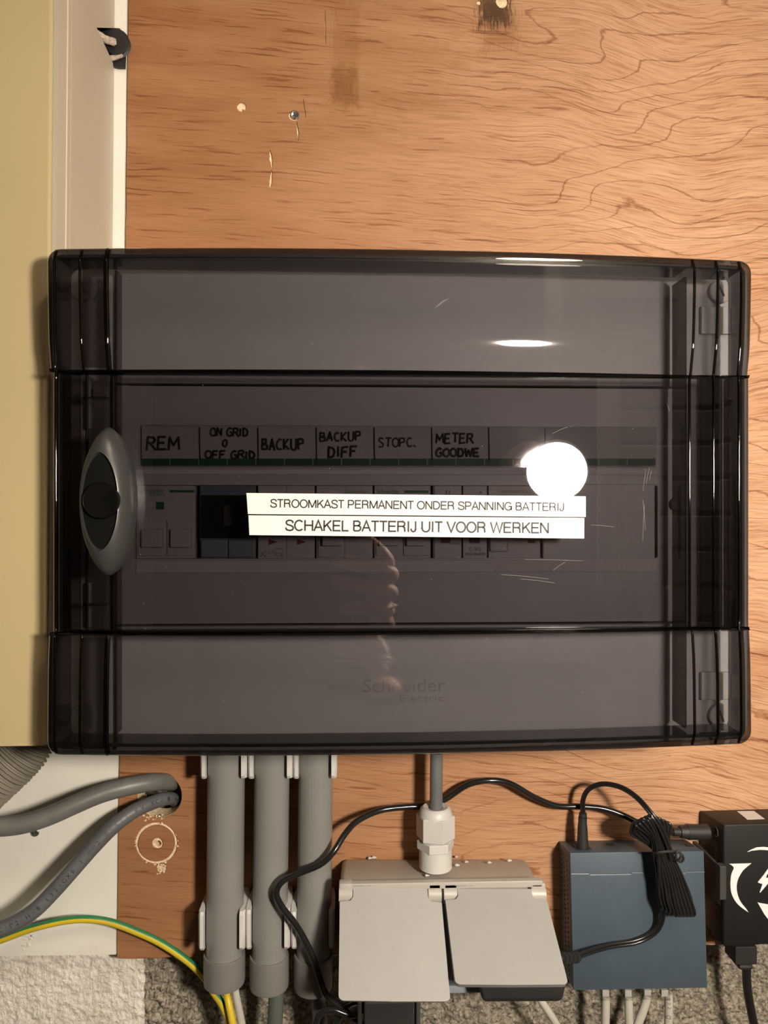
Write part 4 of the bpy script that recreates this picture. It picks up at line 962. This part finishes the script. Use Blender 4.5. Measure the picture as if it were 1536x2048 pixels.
fin('dc_port', B().box(P(1150, 1700, -.02).x, P(1180, 1700, -.02).x, -.026, -.012, zt_(-.02)-.002, zt_(-.02)+.0007), BLACKM, nt_)
fin('reset_slot', B().box(P(1213, 1690, -.012).x, P(1226, 1690, -.012).x, -.016, -.011, zt_(-.013)-.002, zt_(-.013)+.0004).box(P(1365, 1690, -.012).x, P(1378, 1690, -.012).x, -.021, -.016, zt_(-.018)-.002, zt_(-.018)+.0004), BLACKM, nt_)
# thin twin cord: barrel plug, loop, bundle, tail
cg = thing('adapter_cord', 'thin black twin cord tied in a bundle over the slate blue switch', 'cord', P(1340, 1705, -.05))
fin('barrel_plug', B().tube([P(1165, 1702, -.0195), P(1165, 1685, -.0195)], .0040, 20).tube([P(1165, 1686, -.0195), P(1165, 1655, -.0195), P(1165, 1640, -.0195)], .004, 20, True, lambda t: .0040-.0012*t).tube([P(1165, 1642, -.0195), P(1165.5, 1634, -.0195)], .0030, 16).tube([P(1165.5, 1633, -.0195), P(1166, 1626, -.0195)], .0027, 16), BLACKM, cg)
def twin(pts, r, b=None, seg=12, sep=1.0):
    pts = spline(pts, seg); b = b or B(); m = len(pts)
    for s in (-1, 1):
        path = []
        for i, p in enumerate(pts):
            t = (pts[min(i+1, m-1)]-pts[max(i-1, 0)]).normalized(); u = t.cross(Vector((0, 1, 0))).normalized()
            path.append(p+u*r*.92*s*sep)
        b.tube(path, r, 8)
    return b
lo = twin([P(1166, 1630, -.0195), P(1166, 1600, -.020), P(1178, 1578, -.024), P(1205, 1568, -.030), P(1240, 1574, -.038), P(1270, 1592, -.045), P(1295, 1618, -.052), P(1318, 1650, -.056), P(1336, 1690, -.056), P(1345, 1720, -.055)], .00095)
fin('cord_loop', lo, BLACK, cg, smooth=60)
bd = B()
K = 9
for k in range(K):
    u = k/(K-1)-.5; dy = .0045*math.cos(u*math.pi); d2 = random.uniform(-.0012, .0012)
    tx_, bx_ = 1300+u*62, 1352+u*58
    cx_, cy_ = 1326+u*30, 1708
    y0 = -.048-dy
    twin([P(tx_-6, 1652+abs(u)*30, y0+.004), P(tx_-1, 1633+abs(u)*30, y0+d2), P(tx_+8, 1640+abs(u)*24, y0-.002), P(cx_-6, 1675, y0-.001), P(cx_, cy_, y0+d2*.5), P((cx_+bx_)/2+2, 1755, y0), P(bx_, 1806-abs(u)*10+u*10, y0+d2), P(bx_+6, 1826-abs(u)*12+u*12, y0+.001), P(bx_+3, 1832-abs(u)*12+u*12, y0+.004)], .00095, bd, 8)
    twin([P(tx_-6, 1652+abs(u)*30, y0+.004), P(cx_-10, 1690, y0+.006), P(cx_+2, 1712, y0+.006), P(bx_-4, 1790, y0+.007), P(bx_+3, 1832-abs(u)*12+u*12, y0+.004)], .00095, bd, 8)
fin('cord_bundle', bd, BLACK, cg, smooth=60)
tie = spline([P(1306, 1706, -.050), P(1315, 1705, -.0565), P(1335, 1703, -.0575), P(1350, 1703, -.056), P(1356, 1704, -.049), P(1340, 1706, -.041), P(1315, 1707, -.041), P(1306, 1706, -.050)], 6)
tk = spline([P(1350, 1703, -.057), P(1360, 1706, -.058), P(1367, 1716, -.057), P(1362, 1724, -.056), P(1353, 1718, -.057), P(1352, 1707, -.058), P(1358, 1702, -.058), P(1362, 1712, -.059), P(1356, 1722, -.058)], 6)
fin('twist_tie', B().tube(tie, .0009, 8).tube(tk, .0008, 8), BLACKM, cg)
fin('cord_tail', twin([P(1320, 1715, -.052), P(1322, 1750, -.051), P(1325, 1790, -.046), P(1326, 1820, -.042), P(1321, 1847, -.038), P(1305, 1868, -.036), P(1270, 1884, -.036), P(1225, 1891, -.037), P(1190, 1900, -.040), P(1155, 1913, -.046)], .0011), BLACK, cg, smooth=60)
sr = B()
for k in range(4): sr.cyl(P(1153-k*8, 1914.5+k*.6, -.046-.002*k), P(1148-k*8, 1915+k*.6, -.048-.002*k), .0036, n=14)
sr.cyl(P(1156, 1914, -.045), P(1108, 1918, -.057), .0022, n=14)
fin('strain_relief', sr, BLACKM, cg)
# network cables and clear plugs under the switch
eth = [(1212, 1990, 1210, 2090, 'white network cable plugged in at the left under the switch'), (1257, 1990, 1259, 2090, 'white network cable, second from the left under the switch'), (1296, 1988, 1262, 2095, 'white network cable slanting left, third under the switch')]
def jack(t, px_, py_, y):
    fin('clear_plug', B().pbox(px_-11, 1981, px_+11, py_+12, y-.004, y+.004, .0008), smoky('clear_plug', (.93, .93, .92), .05, .08), t)
    fin('wire_core', B().pbox(px_-7, 1981, px_+7, py_+4, y-.0022, y+.0022, .0006), WHITE, t)
for a, b_, c_, d_, lb in eth:
    t = thing('network_cable', lb, 'cable', P(a, b_+8, -.017))
    fin('cable', B().tube(spline([P(a, b_+2, -.017), P(a+(c_-a)*.25, 2018, -.017), P(a+(c_-a)*.6, 2050, -.017), P(c_, d_, -.017)], 8), .0029, 14), ETH, t, smooth=60)
    jack(t, a, b_, -.017)
t = thing('network_cable', 'white network cable with printed letters at the right under the switch', 'cable', P(1336, 1998, -.017))
ep = spline([P(1337, 1985, -.017), P(1338, 2010, -.017), P(1337, 2050, -.017), P(1336, 2095, -.017)], 8)
fin('cable', B().tube(ep, .0029, 14), ETH, t, smooth=60); jack(t, 1330, 1990, -.017)
along(ep[::-1], '2-D tca 6225', .0029, .0042, t, 0.0, GREYINK, .017, .0032)
fin('white_cable', B().tube(spline([P(1075, 1990, -.03), P(1088, 2010, -.03), P(1104, 2034, -.03), P(1128, 2075, -.03), P(1140, 2100, -.03)], 8), .0026, 14), ETH, label='thin white cable coming out below the right socket lid', cat='cable', smooth=60)

# ------------------------------------------------------------ black splitter box at the right edge
kb = thing('splitter_box', 'matt black electronics box with white emblem at the right edge', 'electronics box', (P(1560, 1780, 0).x, 0, P(1500, 1893, -.037).z))
YF = -.037
fl = [P(1447, 1649, YF), P(1760, 1640, YF), P(1760, 1878, YF), P(1447, 1894, YF)]
bk = [P(1399, 1621, -.001), P(1690, 1613, -.001), Vector((P(1690, 1613, -.001).x, -.001, fl[2].z)), Vector((P(1399, 1621, -.001).x, -.001, fl[3].z))]
fin('case', B().hexa(fl+bk, .0012, 3), BOXBLK, kb, smooth=40)
lg = B()
def flat(pts, smooth_=True):
    lg.prism(xz(pts, YF-.0003), YF-.00022, YF+.0005)
def loc(pts): return [(1420+a/10.24, 1700+b_/10.24) for a, b_ in pts]
outer = [(v.x, v.z) for v in spline([Vector((a, 0, b_)) for a, b_ in ((490, 380), (440, 500), (422, 640), (422, 760), (440, 880), (490, 1000), (560, 1100), (660, 1190), (793, 1282))], 4)]
inn = [(v.x, v.z) for v in spline([Vector((a, 0, b_)) for a, b_ in ((740, 1200), (650, 1090), (590, 980), (555, 850), (548, 740), (570, 620), (620, 510), (700, 400), (850, 275))], 4)]
flat(loc([(395, 285), (440, 310), (480, 345)]+outer+inn))
flat(loc([(1290, 330), (1210, 375), (1180, 400), (1095, 520), (985, 655), (990, 672), (1078, 700), (1020, 870), (1030, 876), (1190, 690), (1260, 590), (1235, 575), (1150, 570), (1165, 520), (1230, 420)]))
flat(loc([(975, 1072), (1010, 1085), (1180, 1115), (1260, 1120), (1500, 1080), (1200, 1430), (1110, 1310)]))
arc = [(768, 25), (775, 38), (900, 12), (1000, 3), (1130, -4), (1300, 10), (1400, -10), (1200, -60), (1030, -45), (880, -5)]
flat(loc([(768, 36), (776, 42), (860, 16), (1010, -2), (1130, 2), (1250, 15), (1250, -45), (1100, -62), (960, -52), (860, -12)]))
fin('emblem', lg, LOGO, kb, smooth=0, label='white crescent and lightning emblem')
# side print, read downwards
rgt = (bk[0]-fl[0]); 
sideT = B(); pS = lambda u, v: fl[0].lerp(bk[0], u).lerp(fl[3].lerp(bk[3], u), v)
dwn = (fl[3]-fl[0]).normalized(); inw = (bk[0]-fl[0]).normalized(); nS = dwn.cross(-inw)
upv = Vector((0, -1, 0))
off = Vector((-.0002, 0, 0))
def stext(s, u, v, wd, ht): sideT.text(s, pS(u, v)+off, width=wd, height=ht, right=(0, 0, -1), up=(0, -1, 0), depth=.0001)
stext('LITEPOWER', .28, .27, .024, .0048)
stext('C E', .26, .80, .012, .005)
pp = pS(.28, .10)+off
for rr, a0, a1 in ((.0035, .3, 3.6), (.0030, 3.9, 6.6)):
    sideT.tube([pp+Vector((-.0001, rr*.8*math.cos(a0+(a1-a0)*k/12), rr*math.sin(a0+(a1-a0)*k/12))) for k in range(13)], .0003, 5)
fin('side_print', sideT, DIMP, kb, smooth=0)
q = pS(.26, .62); fin('side_sticker', B().box(q.x-.0003, q.x+.0002, q.y-.0045, q.y+.0045, q.z-.0055, q.z+.0055), GREYD, kb, smooth=0)
# white blank sticker on the top face
tp = lambda u, v: fl[0].lerp(fl[1], u).lerp(bk[0].lerp(bk[1], u), v)+Vector((0, 0, .0004))
stk = B().hexa([tp(.155, .30), tp(.268, .30), tp(.268, .28), tp(.155, .28), tp(.155, .92), tp(.268, .92), tp(.268, .94), tp(.155, .94)])
stk = B(); quad = [P(1494, 1636, -.027), P(1530, 1634, -.027), P(1508, 1620, -.006), P(1474, 1621, -.006)]
tz = lambda y: fl[0].z+(bk[0].z-fl[0].z)*((y-YF)/(.036))
quad = [Vector((v.x, v.y, tz(v.y)+.0002)) for v in quad]
stk.prism3(quad, (0, 0, .0003)); fin('blank_sticker', stk, LOGO, kb, smooth=0, label='white sticker on top')
hb_ = B().pbox(1440, 1733, 1453, 1800, YF-.004, YF+.002, .0006)
a = P(1440, 1733, YF-.002)
hb_.hexa([Vector((a.x-.0008, YF-.002, a.z)), Vector((a.x+.0008, YF-.002, a.z)), Vector((a.x+.0008, YF-.002, a.z-.003)), Vector((a.x-.0008, YF-.002, a.z-.003)), Vector((a.x-.001, -.001, a.z+.0005)), Vector((a.x+.001, -.001, a.z+.0005)), Vector((a.x+.001, -.001, a.z-.003)), Vector((a.x-.001, -.001, a.z-.003))])
fin('holder_clip', hb_, GREYD, kb, label='dark grey holding clip')
bp = thing('black_lead', 'black lead plugged in under the black box at the right edge', 'cable', P(1490, 1893, -.022))
fin('plug', B().pbox(1471, 1894, 1515, 1930, -.030, -.014, .001).pbox(1479, 1930, 1508, 1942, -.028, -.016, .002), BLACKM, bp)
fin('cable', B().tube(spline([P(1493, 1935, -.022), P(1494, 1970, -.022), P(1499, 2005, -.022), P(1508, 2050, -.022), P(1516, 2095, -.022)], 8), .0030, 14), BLACK, bp, smooth=60)

# ------------------------------------------------------------ photographer mirrored in the door: phone, person, head lamp
ph = thing('phone', 'dark phone held up by the photographer', 'phone', (-.024, -.541, 1.315))
fin('case', B().box(-.062, .012, -.546, -.538, 1.315, 1.463, .004, 3), BLACK, ph)
fin('lens_ring', B().lathe([(.006, 0), (.006, -.0005), (.0035, -.0005), (.0035, 0)], (-.02, -.538, 1.45), (0, 1, 0)), GREYD, ph)
H = LAMP+Vector((.0, -.115, .0)); hx, hy, hz = H.x-.02, H.y, H.z-.045
def skinmesh(verts, edges, radii, sub=2):
    me = bpy.data.meshes.new('s'); me.from_pydata(verts, edges, []); o = bpy.data.objects.new('s', me); COL.objects.link(o)
    m = o.modifiers.new('skin', 'SKIN'); 
    for i, r in enumerate(radii):
        v = me.skin_vertices[0].data[i]; v.radius = (r, r) if not isinstance(r, tuple) else r
    me.skin_vertices[0].data[0].use_root = True
    m.use_smooth_shade = True; s = o.modifiers.new('sub', 'SUBSURF'); s.levels = sub; s.render_levels = sub
    dg = bpy.context.evaluated_depsgraph_get(); ev = o.evaluated_get(dg); m2 = bpy.data.meshes.new_from_object(ev)
    V = [v.co.copy() for v in m2.vertices]; Fc = [tuple(p.vertices) for p in m2.polygons]
    bpy.data.objects.remove(o); bpy.data.meshes.remove(me); bpy.data.meshes.remove(m2); return V, Fc
wr = PM(768, 1285, .43); wr.y = -.552
pe = thing('person', 'photographer in a dark jacket wearing a head lamp and holding up a phone', 'person', (hx, hy-.03, 0))
S = 1.31
bv = [(hx, hy-.05, .84), (hx, hy-.045, 1.0), (hx, hy-.04, 1.17), (hx, hy-.04, 1.27), (hx, hy-.02, 1.34), (hx, hy-.01, 1.39),
      (hx-.15, hy-.04, 1.28), (hx-.20, hy+.01, 1.10), (wr.x+.02, wr.y-.01, wr.z-.06), (wr.x, wr.y, wr.z),
      (hx+.15, hy-.04, 1.28), (hx+.20, hy-.06, 1.03), (hx+.19, hy+.0, .80), (hx+.185, hy+.02, .72),
      (hx-.09, hy-.05, .78), (hx-.10, hy-.03, .45), (hx-.10, hy-.06, .09), (hx-.10, hy+.06, .035),
      (hx+.09, hy-.05, .78), (hx+.10, hy-.03, .45), (hx+.10, hy-.06, .09), (hx+.10, hy+.06, .035)]
be = [(0,1),(1,2),(2,3),(3,4),(4,5),(3,6),(6,7),(7,8),(8,9),(3,10),(10,11),(11,12),(12,13),(0,14),(14,15),(15,16),(16,17),(0,18),(18,19),(19,20),(20,21)]
br = [(.14,.11),(.13,.10),(.15,.11),(.14,.10),(.06,.055),.05,.058,.046,.030,.024,.058,.046,.032,.036,.08,.058,.042,.035,.08,.058,.042,.035]
V, Fc = skinmesh(bv, be, br)
b = B().mesh(V, Fc)
for f in b.bm.faces:
    c_ = f.calc_center_median()
    f.material_index = 1 if c_.z < .82 and abs(c_.x-hx) < .16 else (2 if (c_.z > 1.365 and abs(c_.x-hx) < .08) or (c_-wr).length < .035 or c_.z < .72 and c_.x > hx+.17 else 0)
fin('body', b, [CLOTH, TROUS, SKIN], pe, smooth=180)
# head with face
hb2 = B().ell((hx, hy, hz), (.073, .088, .108), 32, 22)
for v in hb2.bm.verts:
    r = v.co-Vector((hx, hy, hz))
    if r.z < 0: v.co.x -= r.x*.32*(-r.z/.108)**1.3; v.co.y -= max(-r.y, 0)*-.25*(-r.z/.108)
    if r.y > .03:
        for sx in (-1, 1): v.co.y -= .010*math.exp(-(((r.x-sx*.031)/.014)**2+((r.z-.002)/.012)**2))
        v.co.y += .022*math.exp(-((r.x/.010)**2+((r.z+.025)/.017)**2)); v.co.y += .007*math.exp(-((r.x/.022)**2+((r.z+.055)/.008)**2))
fin('face', hb2, SKIN, pe, smooth=180)
fin('eyes', B().ell((hx-.031, hy+.070, hz+.002), (.011, .009, .008)).ell((hx+.031, hy+.070, hz+.002), (.011, .009, .008)), WHITE, pe, smooth=180)
fin('lips', B().ell((hx, hy+.083, hz-.055), (.022, .006, .006)), plain('lips', (.5, .2, .17), .5), pe, smooth=180)
fin('ears', B().ell((hx-.075, hy-.005, hz-.005), (.009, .018, .03)).ell((hx+.075, hy-.005, hz-.005), (.009, .018, .03)), SKIN, pe, smooth=180)
hr = B().ell((hx, hy-.016, hz+.024), (.081, .088, .096), 28, 18)
fin('hair', hr, HAIR, pe, smooth=180)
# hand round the phone
palm = Vector((.014, -.549, wr.z+.055))
yo = -.527
def pz(px_, py_, y): 
    v = PM(px_-14, py_, .4); return Vector((v.x, y, v.z))
fing = [([palm+Vector((-.004, -.006, .020)), pz(796, 1130, -.534), pz(770, 1100, yo), pz(742, 1078, yo), pz(728, 1052, yo-.001)], .0085),
        ([palm+Vector((-.002, -.008, .006)), pz(806, 1152, -.536), pz(772, 1138, yo+.001), pz(722, 1128, yo+.001), pz(676, 1120, yo)], .0088),
        ([palm+Vector((-.002, -.008, -.010)), pz(806, 1188, -.536), pz(770, 1178, yo), pz(722, 1172, yo), pz(672, 1160, yo-.001)], .0083),
        ([palm+Vector((-.002, -.008, -.026)), pz(800, 1224, -.537), pz(766, 1218, yo-.001), pz(728, 1218, yo-.002), pz(690, 1222, yo-.003)], .0074)]
hv = [wr, wr+Vector((0, -.002, .028)), palm]; he = [(0, 1), (1, 2)]; hr_ = [(.022, .015), (.027, .016), (.026, .016)]
for pts, r in fing:
    k0 = 2
    for j, p in enumerate(pts):
        hv.append(p); he.append((k0 if j == 0 else len(hv)-2, len(hv)-1)); hr_.append(r*1.18*(1.0, 1, .97, .9, .72)[j])
for j, p in enumerate([wr+Vector((-.012, -.012, .035)), Vector((-.006, -.562, wr.z+.06)), Vector((-.022, -.560, wr.z+.085))]):
    hv.append(p); he.append((1 if j == 0 else len(hv)-2, len(hv)-1)); hr_.append((.012, .0105, .0085)[j])
V, Fc = skinmesh([tuple(v) for v in hv], he, hr_)
fin('hand', B().mesh(V, Fc), SKIN, pe, smooth=180)
# head lamp
hl = thing('head_lamp', 'round head lamp shining at the distribution box', 'head lamp', LAMP+Vector((0, -.02, -.04)))
fin('lens', B().lathe([(.0385, 0), (.0385, .0015), (.0001, .0015)], LAMP, LAMP_AIM, 40), LAMPM, hl)
fin('lamp_housing', B().lathe([(.034, -.024), (.041, -.018), (.041, .001), (.0388, .001), (.0388, -.0008), (.001, -.0008)], LAMP, LAMP_AIM, 40), WHITE, hl)
band = B(); rs = []
for k in range(40):
    a = 2*math.pi*k/40; rs.append([Vector((hx+(.090+d)*math.cos(a), hy-.012+(.106+d)*math.sin(a), LAMP.z+zz_)) for d, zz_ in ((0, -.01), (.002, -.01), (.002, .01), (0, .01))])
rs.append(rs[0]); band.rings(rs, cap=False); fin('head_band', band, BLACKM, hl)
